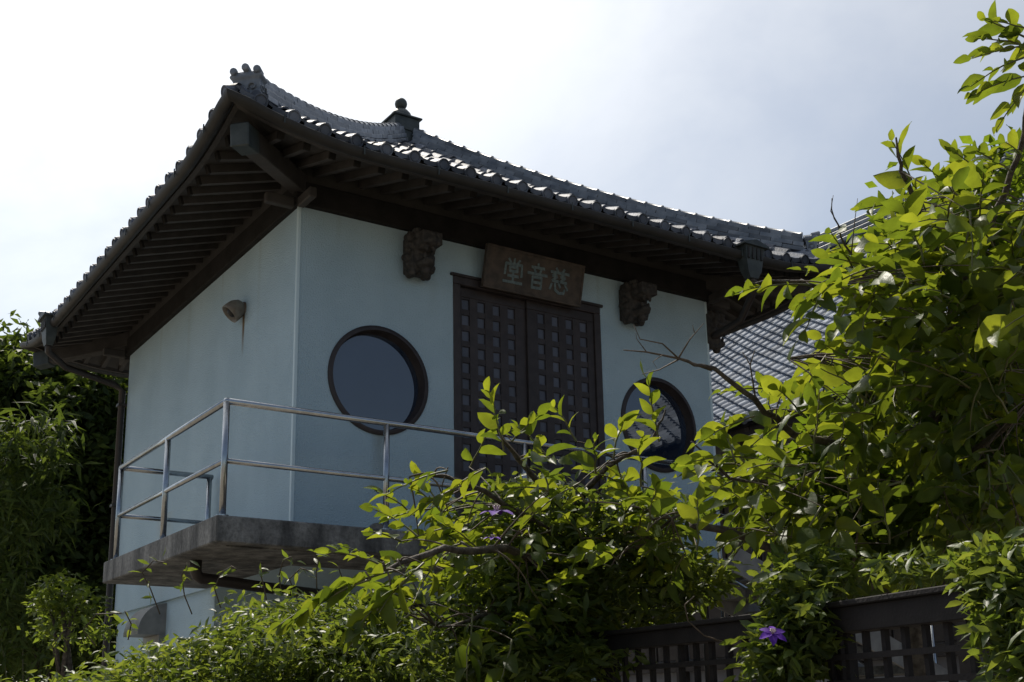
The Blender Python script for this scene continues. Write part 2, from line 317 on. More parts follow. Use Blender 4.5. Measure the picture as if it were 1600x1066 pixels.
    for k, (x0, x1, yf, cols) in enumerate([(DX0+.10, 3.24, .055, (2.26, 2.485, 2.71, 2.93)), (3.14, DX1-.10, .012, (3.36, 3.58, 3.80, 4.03))]):
        leaf = MB().box((x0, yf, DZ1-.22), (x1, yf+.04, DZ1-.10)).box((x0, yf, -.02), (x1, yf+.04, .42)).box((x0, yf, .42), (cols[0]-.056, yf+.04, DZ1-.22)).box((cols[3]+.056, yf, .42), (x1, yf+.04, DZ1-.22)).build('door_leaf', 'door', B, bevel=.006)
        edges = [x0+.085]+[(cols[i]+cols[i+1])/2 for i in range(3)]+[x1-.13]
        for i in range(1, 4): MB().box((edges[i]-.058, yf+.004, .42), (edges[i]+.058, yf+.036, DZ1-.22)).build('vertical_bar', 'door', leaf, bevel=.004)
        rows = [3.09-.2015*i for i in range(14)]
        for i in range(15):
            zc = 3.19-.2015*i
            if zc-.034 < .42: continue
            MB().box((cols[0]-.058, yf+.010, zc-.036), (cols[3]+.058, yf+.028, zc+.036)).build('horizontal_bar', 'door', leaf)
        for z in rows:
            if z-.1 < .42: continue
            for c in cols: inst('pane', pm, leaf, Matrix.Translation((c, yf+.030, z)))
    # beams on the wall head, crossing and running out past the corners
    e = .07
    MB().box((-e, -.075, 3.835), (W+e, .05, 4.12)).build('wall_beam', 'beam', B, bevel=.012)
    MB().box((-.073, -e, 3.83), (.048, D+e, 4.10)).build('wall_beam', 'beam', B, bevel=.012)
    MB().box((W-.048, -e, 3.83), (W+.073, D+e, 4.10)).build('wall_beam', 'beam', B, bevel=.012)
    MB().box((-e, D-.05, 3.835), (W+e, D+.075, 4.12)).build('wall_beam', 'beam', B, bevel=.012)
    for (x0, x1, y0, y1) in ((-.42, -.076, -.06, .03), (W+.076, W+.42, -.06, .03), (-.06, .03, -.42, -.078), (W-.03, W+.06, -.42, -.078), (-.42, -.076, D-.03, D+.06), (-.06, .03, D+.078, D+.42)):
        MB().box((x0, y0, 3.78), (x1, y1, 3.90)).build('beam_end', 'wood', B, bevel=.012)
    MB().box((-.05, -.05, 4.05), (W+.05, D+.05, 4.5)).build('wall_head', 'soffit', B)
walls()
def soffit_z(d): return 3.93+.30*(d-.2)
ROOF = None
def roof():
    global ROOF
    nq, na = 14, 24
    me = MB()
    for s in range(4):
        L = SIDES[s][3]; V = []
        for i in range(nq+1):
            q = i/nq
            for j in range(na+1):
                a = q*L/2+(L-q*L)*j/na; p = surf(s, a, q); p.z -= .035; V.append(p)
        me.add(V, [(i*(na+1)+j, i*(na+1)+j+1, (i+1)*(na+1)+j+1, (i+1)*(na+1)+j) for i in range(nq) for j in range(na)])
    ROOF = me.build('roof', 'tile', B)
    # soffit boards, fascia, gutter, rafters
    rm = MB().box((-.032, 0, -.035), (.032, 1, .055)).mesh('rafter', 'wood'); capm = MB().box((-.036, -.010, -.040), (.036, .02, .058)).mesh('rafter_cap', 'beam')
    brm = MB().box((-.006, -.006, -.07), (.006, .006, .03)).mesh('gutter_bracket', 'copper')
    for s in range(4):
        L = SIDES[s][3]; V = []; ds = (.06, .35, .8, 1.38)
        for d in ds:
            for j in range(na+1):
                a = d+(L-2*d)*j/na; V.append(plan(s, a, d, soffit_z(d)+.058+lift(s, a, 0)*(1-d/1.5)))
        MB().add(V, [(i*(na+1)+j, (i+1)*(na+1)+j, (i+1)*(na+1)+j+1, i*(na+1)+j+1) for i in range(3) for j in range(na)]).build('soffit', 'soffit', B)
        V = []; m = 40
        for (d, z) in ((.03, 4.05), (.03, 3.90), (.085, 3.90), (.085, 4.05)):
            for j in range(m+1):
                a = d+(L-2*d)*j/m; V.append(plan(s, a, d, z+lift(s, a, 0)))
        MB().add(V, [(((i+1) % 4)*(m+1)+j, i*(m+1)+j, i*(m+1)+j+1, ((i+1) % 4)*(m+1)+j+1) for i in range(4) for j in range(m)]).build('fascia_board', 'wood', B)
        V = []; gp = [(-.05+.07*math.cos(t), 3.945+.085*math.sin(t)) for t in np.linspace(math.pi, 2*math.pi, 9)]; gp += [(x*.9-.0075, z+.006) for x, z in gp[::-1]]
        for d, z in gp:
            for j in range(m+1):
                a = d+(L-2*d)*j/m; V.append(plan(s, a, d, z+lift(s, a, 0)))
        k = len(gp)
        gt = MB().add(V, [(i*(m+1)+j, ((i+1) % k)*(m+1)+j, ((i+1) % k)*(m+1)+j+1, i*(m+1)+j+1) for i in range(k) for j in range(m)]).build('gutter', 'gutter', B); auto(gt.data)
        for j in range(int(L/.9)):
            a = .5+j*.9; p = plan(s, a, -.125, 3.945+lift(s, a, 0)); al = V3((*SIDES[s][1], 0)); inn = V3((*SIDES[s][2], 0)); inst('gutter_bracket', brm, gt, frame(p, al, inn, V3((0, 0, 1))))
        n = int(round(L/.29)); al = V3((*SIDES[s][1], 0)); inn = V3((*SIDES[s][2], 0))
        for j in range(1, n):
            a = j*L/n; dm = min(1.36, a, L-a)
            if dm < .42: continue
            l0 = lift(s, a, 0); p0 = plan(s, a, .17, soffit_z(.17)+l0*.88); p1 = plan(s, a, dm, soffit_z(dm)+l0*(1-dm/1.5))
            v = p1-p0; y = v.normalized(); z = al.cross(y); mt = frame(p0, al, v, z); r = inst('rafter', rm, B, mt)
            inst('rafter_cap', capm, r, frame(p0, al, y, z))
    # hip rafters with copper boots
    apex = V3((W/2, D/2, 0))
    for cx, cy, sx, sy in ((-OV, -OV, 1, 1), (W+OV, -OV, -1, 1), (W+OV, D+OV, -1, -1), (-OV, D+OV, 1, -1)):
        d = V3((sx, sy, 0)).normalized(); p0 = V3((cx+sx*.13, cy+sy*.13, 3.885)); p1 = V3((cx+sx*1.45, cy+sy*1.45, 4.12)); y = (p1-p0).normalized(); x = V3((y.y, -y.x, 0)).normalized(); z = x.cross(y)
        hr = MB().box((-.085, 0, -.11), (.085, (p1-p0).length, .12)).build('hip_rafter', 'wood', B, bevel=.01, mtx=frame(p0, x, y, z))
        b = MB().box((-.10, -.02, -.135), (.10, .26, .11)); link(bpy.data.objects.new('copper_boot', b.mesh('copper_boot', 'copper', bevel=.012)), hr, frame(p0, x, y, z))
    # ---------------- tiles
    pw = W+2*OV; PIT = pw/25; TL = .335
    prof = [(-.50, .014), (-.36, .004), (-.15, -.002), (.05, .002), (.14, .020), (.20, .046), (.27, .062), (.35, .064), (.42, .050), (.48, .022), (.50, .010)]
    k = len(prof); TV = []
    for y, dz in ((0, .034), (TL*.5, .020), (TL, .006)):
        TV += [(x*PIT, y, z+dz) for x, z in prof]
    TV += [(x*PIT, .001, z+.034-.024) for x, z in prof]
    TF = [(r*k+i, r*k+i+1, (r+1)*k+i+1, (r+1)*k+i) for r in range(2) for i in range(k-1)]+[(3*k+i, 3*k+i+1, i+1, i) for i in range(k-1)]
    tm = MB().add(TV, TF).mesh('tile', 'tile'); auto(tm, 55)
    NC = 18; rest = []
    em = MB(); em.lathe([(.0, -.012), (.045, -.012), (.05, -.004), (.058, -.004), (.064, -.016), (.074, -.016), (.076, 0), (.070, .10)], 20, frame(V3((0, 0, 0)), V3((1, 0, 0)), V3((0, 0, 1)), V3((0, 1, 0))))
    em = em.mesh('eave_tile', 'tile'); auto(em, 35)
    fm = MB(); fm.add([(-.36*PIT, 0, .012), (-.15*PIT, 0, .004), (.12*PIT, 0, .012), (-.36*PIT, 0, -.03), (-.15*PIT, 0, -.052), (.12*PIT, 0, -.03), (-.36*PIT, .02, .012), (-.15*PIT, .02, .004), (.12*PIT, .02, .012)], [(3, 4, 1, 0), (4, 5, 2, 1), (0, 1, 7, 6), (1, 2, 8, 7)]); fm = fm.mesh('eave_lip', 'tile')
    def tframe(s, a, q):
        h = .01; p = surf(s, a, q); x = (surf(s, a+h, q)-surf(s, a-h, q)).normalized(); y = (surf(s, a, min(1, q+h))-surf(s, a, q)).normalized(); z = x.cross(y).normalized(); y = z.cross(x); return p, x, y, z
    for s in range(4):
        L = SIDES[s][3]; n = int(round(L/PIT)); P = L/n
        for c in range(NC):
            q = c/NC
            for j in range(n):
                a = (j+.5)*P; q2 = (c+1.05)/NC
                if a+P*.5 < q*L/2 or a-P*.5 > L-q*L/2: continue
                inside = a-P*.5 > q2*L/2 and a+P*.5 < L-q2*L/2
                p, x, y, z = tframe(s, a, q); p2 = surf(s, a, min(1, q+1/NC)); sc = (p2-p).length/ (TL*.93)
                p = p-y*(.03+random.uniform(-.006, .006))+z*random.uniform(-.003, .005); mt = frame(p, x*(P/PIT), y*sc, z) @ Matrix.Rotation(random.uniform(-.016, .016), 4, 'Z') @ Matrix.Rotation(random.uniform(-.02, .02), 4, 'Y')
                if inside:
                    if s == 0: inst('tile', tm, ROOF, mt)
                    else: rest.append(np.array(mt)[:3])
                else:                                     # cut the tile on the hip
                    bm = bmesh.new(); bm.from_mesh(tm); bm.transform(mt)
                    o, al, inn = SIDES[s][:3]; left = a < L/2
                    hd = V3((al[0]*(L/2)*(1 if left else -1)+inn[0]*SIDES[s][4], al[1]*(L/2)*(1 if left else -1)+inn[1]*SIDES[s][4], 0)); co = plan(s, 0 if left else L, 0, 0)
                    nn = V3((hd.y, -hd.x, 0)) if left else V3((-hd.y, hd.x, 0))
                    cen = plan(s, L/2, 0, 0)
                    if (cen-co).dot(nn) < 0: nn = -nn
                    bmesh.ops.bisect_plane(bm, geom=bm.verts[:]+bm.edges[:]+bm.faces[:], plane_co=co, plane_no=nn, clear_inner=True)
                    if len(bm.faces):
                        m2 = bpy.data.meshes.new('tile'); bm.to_mesh(m2); m2.materials.append(M['tile']) if not m2.materials else None
                        if s == 0: link(bpy.data.objects.new('tile', m2), ROOF)
                        else: cut.append(m2)
                    bm.free()
            if c == 0:
                for j in range(n):
                    a = (j+.5)*P; p, x, y, z = tframe(s, a, 0); pr = p+x*.30*P-y*.055+z*.015; yy = V3((y.x, y.y, y.z*.5)).normalized(); zz = x.cross(yy)
                    inst('eave_tile', em, ROOF, frame(pr+x*random.uniform(-.008, .008)+z*random.uniform(-.005, .005), x, yy, zz) @ Matrix.Rotation(random.uniform(-.05, .05), 4, 'Z')); 
                    inst('eave_lip', fm, ROOF, frame(p-y*.04+z*.022, x, yy, zz))
    tag(joined('tile_field', TV, TF, rest, 'tile', ROOF, smooth=False), kind='stuff')
    bm = bmesh.new()
    for m2 in cut: bm.from_mesh(m2)
    me = bpy.data.meshes.new('cut_tile_field'); bm.to_mesh(me); bm.free(); me.materials.append(M['tile']); tag(link(bpy.data.objects.new('cut_tile_field', me), ROOF), kind='stuff')
    # ---------------- hip ridges
    def ridge(s, joinit):
        L = SIDES[s][3]; hip = lambda q: surf(s, q*L/2, q)
        qs = np.linspace(.075, .965, 200); pts = [hip(q) for q in qs]; cum = [0]
        for i in range(1, 200): cum.append(cum[-1]+(pts[i]-pts[i-1]).length)
        tot = cum[-1]
        def at_s(x):
            x = max(0, min(tot, x)); i = min(198, max(0, int(np.searchsorted(cum, x))-1)); t = (x-cum[i])/(cum[i+1]-cum[i]); return pts[i].lerp(pts[i+1], t)
        mats = {'noshi': [], 'cap': []}
        def fr(x0, x1, up):
            p0, p1 = at_s(x0), at_s(x1); y = (p1-p0); l = y.length; y = y.normalized(); x = V3((y.y, -y.x, 0)).normalized(); z = x.cross(y); return frame(p0+V3((0, 0, up)), x, y*l, z)
        for k_, (up, w, st) in enumerate([(-.03, .36, 0), (.045, .31, .5), (.11, .27, 0), (.175, .24, .5)]):
            l = .30; x = -st*l
            while x < tot-.02:
                x0, x1 = max(0, x), min(tot, x+l)
                if x1-x0 > .04:
                    m = fr(x0+.003, x1-.003, up+random.uniform(-.004, .004))
                    for r in range(3): m[r][0] *= w+random.uniform(-.008, .008)
                    mats['noshi'].append(m)
                x += l
        x = 0
        while x < tot-.05: mats['cap'].append(fr(x, min(tot, x+.27), .235)); x += .25
        return mats
    nm = MB().box((-.5, 0, 0), (.5, 1, .058)).mesh('ridge_tile', 'ridge', bevel=.006)
    cv = []; cn = 9
    for y, r in ((0, .088), (.12, .088), (.14, .078), (1.0, .074)):
        for i in range(cn): t = math.pi*i/(cn-1); cv.append((r*math.cos(t), y, r*.85*math.sin(t)))
    cf = [(r*cn+i, (r+1)*cn+i, (r+1)*cn+i+1, r*cn+i+1) for r in range(3) for i in range(cn-1)]+[tuple(range(cn))]
    cm = MB().add(cv, cf).mesh('ridge_cap', 'ridge'); auto(cm, 50)
    for s in range(4):
        m = ridge(s, s > 1)
        if s < 2:
            for x in m['noshi']: inst('ridge_tile', nm, ROOF, x)
            for x in m['cap']: inst('ridge_cap', cm, ROOF, x)
        else:
            bv = [v.co[:] for v in nm.vertices]; bf = [tuple(p.vertices) for p in nm.polygons]
            tag(joined('ridge_tile_row', bv, bf, [np.array(x)[:3] for x in m['noshi']], 'ridge', ROOF, smooth=False), kind='stuff')
            tag(joined('ridge_cap_row', cv, cf, [np.array(x)[:3] for x in m['cap']], 'ridge', ROOF, smooth=False), kind='stuff')
    # ---------------- ridge end ornaments on each corner
    for s in range(4):
        L = SIDES[s][3]; p0 = surf(s, .045*L/2, .045); p1 = surf(s, .16*L/2, .16); y = p1-p0; y.z = 0; y.normalize(); x = V3((y.y, -y.x, 0)); z = V3((0, 0, 1)); F0 = frame(p0+V3((0, 0, -.02)), x*.88, y*.88, z*.88)
        body = MB(); V = []
        for (zz, w, t0, t1) in ((-.03, .185, .0, .16), (.10, .17, .01, .16), (.22, .165, .0, .17), (.255, .20, -.02, .19), (.28, .20, -.02, .19), (.33, .15, .0, .2)):
            V += [(-w, t0, zz), (w, t0, zz), (w, t1, zz), (-w, t1, zz)]
        body.add(V, [(4*i+j, 4*i+(j+1) % 4, 4*i+4+(j+1) % 4, 4*i+4+j) for i in range(5) for j in range(4)]+[(3, 2, 1, 0), (20, 21, 22, 23)])
        o = link(bpy.data.objects.new('ridge_end_tile', body.mesh('ridge_end_tile', 'ridge', bevel=.008)), ROOF, F0)
        knob = MB()
        for kx, kz in ((-.145, .325), (0, .365), (.145, .325)):
            knob.tube([(kx, -.055, kz), (kx, -.05, kz), (kx, -.035, kz), (kx, .08, kz-.015)], [.026, .040, .047, .044], 14)
        link(bpy.data.objects.new('crest_knobs', knob.mesh('crest_knobs', 'ridge', False)), ROOF, F0); 
        sw = MB()
        for (ox, sgn) in ((-.085, 1), (.085, -1)):
            sw.tube([(ox+sgn*(.055-.0065*t)*math.cos(t), -.008, .12+(.055-.0065*t)*math.sin(t)) for t in np.linspace(-.5, 6.5, 28)], .011, 6)
        sw.tube([(-.165, -.01, .035), (-.08, -.014, .02), (0, -.014, .045), (.08, -.014, .02), (.165, -.01, .035)], .012, 6)
        for sx in (-1, 1):
            sw.tube([(sx*(.172), .085+.05*math.cos(t)*(1-.08*t), .12+.05*math.sin(t)*(1-.08*t)) for t in np.linspace(-.5, 6.5, 24)], .011, 6)
        link(bpy.data.objects.new('scroll_relief', sw.mesh('scroll_relief', 'ridge', True)), ROOF, F0)
        ds = MB()
        for sx in (-1, 1): ds.tube([(sx*.16, -.06, -.05), (sx*.15, .1, -.02)], .075, 16)
        ds.tube([(0, -.16, -.02), (0, .1, .03)], .07, 16)
        link(bpy.data.objects.new('corner_disc_tiles', ds.mesh('corner_disc_tiles', 'tile')), ROOF, F0)
        up = MB(); up.tube([(0, -.02, .02), (0, -.16, .0), (0, -.26, .03), (0, -.31, .09)], [.075, .07, .06, .045], 10)
    # finial
    c = V3((W/2, D/2, 0))
    MB().box((c.x-.215, c.y-.215, 6.85), (c.x+.215, c.y+.215, 7.255)).box((c.x-.25, c.y-.25, 7.255), (c.x+.25, c.y+.25, 7.285)).box((c.x-.235, c.y-.235, 7.03), (c.x+.235, c.y+.235, 7.06)).build('finial_box', 'copper', ROOF, bevel=.006)
    fd = MB(); T = Matrix.Translation((c.x, c.y, 0))
    fd.lathe([(.18, 7.285), (.178, 7.33), (.155, 7.40), (.11, 7.455), (.07, 7.48)], 28, T); fd.build('finial_dome', 'copper', ROOF, smooth=True)
    fb = MB(); fb.lathe([(.05, 7.46)]+[(max(.002, .098*math.sin(t)), 7.58-.10*math.cos(t)) for t in np.linspace(.35, math.pi, 14)], 24, T); fb.build('finial_ball', 'copper', ROOF, smooth=True)
cut = []
roof()
def slab():
    x0, y0, t = -1.273, -1.247, .2535
    P = [(x0, y0), (6.6, y0), (6.6, 0), (0, 0), (0, 2.50), (x0, 2.50)]
    V = [(x, y, -.004) for x, y in P]+[(x, y, -t) for x, y in P]
    m = MB().add(V, [tuple(range(6)), tuple(range(11, 5, -1))]+[(i, 6+i, 6+(i+1) % 6, (i+1) % 6) for i in range(6)])
    s = m.build('balcony_slab', 'concrete', B, bevel=.012)
    MB().box((x0+.16, y0+.16, -t-.012), (6.4, y0+.2, -t+.002)).build('drip_strip', 'concrete', s)
    p = MB(); p.tube([(-1.0, .05, -.25), (-1.0, .05, -.36), (-.98, .06, -.40), (-.93, .08, -.43), (-.2, .2, -.47), (2.5, .6, -.6)], .06, 12); p.build('drain_pipe', 'pipe', B, smooth=True)
    # weather hood low on the side wall
    n = 14; R = .42; V = []
    for y in (4.15, 4.8):
        V += [(0.045, y, -.70)]+[(.045-R*math.sin(a)*.9, y, -.70+R*math.cos(a)) for a in np.linspace(0, math.pi/2, n)]
    k = n+1
    h = MB().add(V, [tuple(range(k)), tuple(range(2*k-1, k-1, -1))]+[(i, k+i, k+(i+1) % k, (i+1) % k) for i in range(k)]).build('vent_hood', 'sheet', B); auto(h.data)
    MB().box((-.05, 4.12, -.80), (.04, 4.83, -.702)).build('vent_flange', 'sheet', h)
    v = MB(); v.lathe([(.10, 0), (.10, .03), (.095, .07), (.075, .11), (.04, .135), (.005, .14)], 20, frame(V3((1.02, -.001, .18)), V3((1, 0, 0)), V3((0, 0, 1)), V3((0, -1, 0))))
    vv = v.build('vent_cap', 'lampm', B, smooth=True); MB().tube([(1.02, -.06, .08), (1.02, -.10, .09)], .06, 14).build('vent_mouth', 'black', vv)
    # gutter hoppers and down pipes
    def hopper(c, x, y):
        z = V3((0, 0, 1)); Fm = frame(V3(c), V3(x), V3(y), z)
        b = MB(); b.add([(-.17, -.10, .05), (.17, -.10, .05), (.17, .10, .05), (-.17, .10, .05), (-.12, -.07, -.26), (.12, -.07, -.26), (.12, .07, -.26), (-.12, .07, -.26), (-.07, -.05, -.36), (.07, -.05, -.36), (.07, .05, -.36), (-.07, .05, -.36)], [(0, 1, 2, 3), (4, 5, 1, 0), (5, 6, 2, 1), (6, 7, 3, 2), (7, 4, 0, 3), (8, 9, 5, 4), (9, 10, 6, 5), (10, 11, 7, 6), (11, 8, 4, 7), (11, 10, 9, 8)])
        o = link(bpy.data.objects.new('gutter_hopper', b.mesh('gutter_hopper', 'copper')), B, Fm)
        r = MB().add([(-.22, -.14, .05), (.22, -.14, .05), (.22, .14, .05), (-.22, .14, .05), (-.22, -.14, .075), (.22, -.14, .075), (.22, .14, .075), (-.22, .14, .075), (0, -.14, .135), (0, .14, .135)], [(3, 2, 1, 0), (0, 1, 5, 8, 4), (1, 2, 6, 5), (2, 3, 7, 9, 6), (3, 0, 4, 7), (4, 8, 9, 7), (8, 5, 6, 9)])
        link(bpy.data.objects.new('hopper_roof', r.mesh('hopper_roof', 'copper')), o, Fm)
        sl_ = MB()
        for i in range(4): sl_.box((-.13+i*.075, -.104, -.12), (-.10+i*.075, -.085, .03))
        link(bpy.data.objects.new('hopper_slats', sl_.mesh('hopper_slats', 'gutter')), o, Fm)
    hopper((-1.38, 5.92, 3.97), (0, -1, 0), (1, 0, 0)); hopper((5.68, -1.38, 3.97), (1, 0, 0), (0, 1, 0))
    d = MB(); d.tube([(-1.38, 5.92, 3.63), (-1.36, 6.0, 3.55), (-1.0, 6.42, 3.47), (-.2, 6.56, 3.34), (-.07, 6.57, 3.26), (-.07, 6.57, 0), (-.07, 6.57, GZ)], .05, 12); dp = d.build('down_pipe', 'pipe', B, smooth=True)
    for z in (3.0, 1.4, -.4): MB().box((-.135, 6.50, z), (.0, 6.64, z+.04)).build('pipe_clip', 'pipe', dp)
    d = MB(); d.tube([(5.68, -1.38, 3.63), (5.8, -1.33, 3.56), (6.25, -.6, 3.40), (6.30, .3, 3.28), (6.32, .48, 3.2), (6.32, .5, 0), (6.32, .5, GZ)], .05, 12); d.build('down_pipe', 'pipe', B, smooth=True)
    # carved beam noses (lion heads)
    bm = bmesh.new()
    def ball(c, r, sc=(1, 1, 1), rot=None):
        m = Matrix.Translation(V3(c)) @ (rot or Matrix.Identity(4)) @ Matrix.Diagonal((*sc, 1)); bmesh.ops.create_icosphere(bm, subdivisions=3, radius=r, matrix=m)
    ball((0, -.10, .0), .22, (.80, .75, 1.15)); ball((0, -.27, .10), .16, (.95, 1.15, .72)); ball((0, -.40, .10), .095, (1.15, .8, .85)); ball((0, -.42, .155), .05, (1.3, 1, .8))
    ball((0, -.25, -.16), .11, (1.0, 1.35, .55)); ball((0, -.36, -.14), .06, (1.15, 1, .75)); ball((0, -.27, -.235), .06, (.9, 1, .9))
    for sx in (-1, 1):
        ball((sx*.105, -.30, .185), .055); ball((sx*.12, -.27, .24), .05, (1, 1.5, .6)); ball((sx*.15, -.16, .19), .07, (.6, .9, 1.2)); ball((sx*.085, -.42, .07), .04); ball((sx*.05, -.385, -.005), .022, (1, 1, 1.8)); ball((sx*.05, -.35, -.08), .02, (1, 1, 1.8))
        for i in range(22):
            a = random.uniform(-1.9, 1.9); rr = random.uniform(.2, .27); ball((sx*(.10+.06*math.cos(a)), -.06-random.random()*.12, rr*math.sin(a)), random.uniform(.035, .055))
    for i in range(10): a = math.pi*(.15+.7*i/9); ball((.17*math.cos(a), -.10-.1*random.random(), .23*math.sin(a)), .05)
    bmesh.ops.create_cube(bm, size=1, matrix=Matrix.Translation((0, -.10, -.005)) @ Matrix.Diagonal((.30, .24, .44, 1))); bmesh.ops.create_cube(bm, size=1, matrix=Matrix.Translation((0, -.30, .12)) @ Matrix.Diagonal((.26, .30, .15, 1)))
    me = bpy.data.meshes.new('carved_lion_head'); bm.to_mesh(me); bm.free(); me.materials.append(M['carved'])
    tmp = bpy.data.objects.new('tmp', me); COL.objects.link(tmp); rm = tmp.modifiers.new('r', 'REMESH'); rm.mode = 'VOXEL'; rm.voxel_size = .009
    dg = bpy.context.evaluated_depsgraph_get(); hm = bpy.data.meshes.new_from_object(tmp.evaluated_get(dg)); hm.name = 'carved_lion_head'; bpy.data.objects.remove(tmp); hm.shade_smooth()
    if not hm.materials: hm.materials.append(M['carved'])
    for x in (1.50, 4.78): inst('carved_beam_nose', hm, B, Matrix.Translation((x, 0, 3.50)))
    inst('carved_beam_nose', hm, B, Matrix.Translation((W, .12, 3.44)) @ Matrix.Rotation(math.pi/2, 4, 'Z'))
    # wall lamp
    L0 = V3((0, 1.60, 3.10)); lm = MB(); lm.lathe([(.085, 0), (.085, .015), (.07, .03)], 20, frame(L0, V3((0, 1, 0)), V3((0, 0, 1)), V3((-1, 0, 0)))); pl = lm.build('wall_lamp', 'plate', B, smooth=False)
    ax = V3((-.62, .10, -.62)).normalized(); xx = ax.orthogonal().normalized(); yy = ax.cross(xx)
    sh = MB(); sh.lathe([(.03, -.06), (.08, -.03), (.115, .03), (.125, .10), (.125, .17), (.115, .17), (.10, .06), (.05, .02)], 22, frame(L0+V3((-.06, 0, .02)), xx, yy, ax)); so_ = sh.build('lamp_shade', 'lampm', pl, smooth=True)
    bu = MB(); bu.lathe([(.03, .0), (.06, .06), (.07, .12), (.05, .16), (.01, .175)], 16, frame(L0+V3((-.06, 0, .02)), xx, yy, ax)); bu.build('bulb', 'black', pl, smooth=True)
slab()
# ------------------------------------------------------------------ name board
def sign():
    S = thing('name_board', (3.15, -.12, 3.32), 'weathered brown wooden name board with pale characters hung above the lattice door', 'sign')
    x = V3((1, 0, 0)); tilt = math.radians(-14); y = V3((0, math.sin(tilt), math.cos(tilt))); z = x.cross(y)
    Fm = frame(V3((3.13, -.09, 3.315)), x, y, z)
    link(bpy.data.objects.new('board', MB().box((-.72, 0, 0), (.72, .50, .045)).mesh('board', 'sign', bevel=.006)), S, Fm)
    fr = MB().box((-.745, -.02, -.01), (.745, .012, .058)).box((-.745, .488, -.01), (.745, .52, .058)).box((-.745, .012, -.009), (-.715, .488, .057)).box((.715, .012, -.009), (.745, .488, .057))
    link(bpy.data.objects.new('board_edge', fr.mesh('board_edge', 'sign', bevel=.005)), S, Fm)
    G = {'c': [[(.5, 1), (.5, .84)], [(.24, .97), (.33, .84)], [(.76, .97), (.67, .84)], [(.10, .34), (.12, .78), (.88, .78), (.90, .34)], [(.32, .50), (.32, .66), (.68, .66), (.68, .50), (.32, .50)], [(.26, .31), (.74, .31)], [(.5, .44), (.5, .09)], [(.06, .06), (.94, .06)]],
         'o': [[(.5, 1.02), (.5, .90)], [(.20, .86), (.80, .86)], [(.33, .80), (.39, .67)], [(.67, .80), (.61, .67)], [(.04, .60), (.96, .60)], [(.28, .04), (.28, .47), (.72, .47), (.72, .04), (.28, .04)], [(.30, .26), (.70, .26)]],
         'j': [[(.30, 1.02), (.38, .90)], [(.70, 1.02), (.62, .90)], [(.06, .85), (.94, .85)], [(.32, .82), (.16, .70), (.36, .67), (.16, .50), (.44, .48)], [(.72, .82), (.56, .70), (.76, .67), (.56, .50), (.86, .48)], [(.14, .36), (.06, .14)], [(.30, .40), (.33, .14), (.52, .03), (.76, .05), (.80, .20)], [(.48, .40), (.56, .27)], [(.80, .40), (.94, .22)]]}
    for ch, cx in (('c', -.33), ('o', .03), ('j', .37)):
        m = MB(); k = 0
        for st in G[ch]:
            for i in range(len(st)-1):
                a, b = V3((*st[i], 0))*.31, V3((*st[i+1], 0))*.31; dv = (b-a); l = dv.length; dv.normalize(); w = .019 if abs(dv.x) > abs(dv.y) else .015
                nn = V3((-dv.y, dv.x, 0)); k += 1; z0, z1 = .0, .006+k*.0002
                o = [a-dv*.010+nn*w*.75, a-dv*.004-nn*w, b+dv*.012-nn*w*.8, b+dv*.004+nn*w*1.05]
                m.add([v+V3((0, 0, z0)) for v in o]+[v+V3((0, 0, z1)) for v in o], [(0, 1, 2, 3)[::-1], (4, 5, 6, 7), (0, 1, 5, 4), (1, 2, 6, 5), (2, 3, 7, 6), (3, 0, 4, 7)])
        link(bpy.data.objects.new('character', m.mesh('character', 'letter')), S, Fm @ Matrix.Translation((cx-.155, .09, .0455)))
    MB().box((2.6, -.12, 3.80), (2.64, .0, 3.83)).box((3.66, -.12, 3.80), (3.70, .0, 3.83)).build('hanger', 'plate', S)
sign()
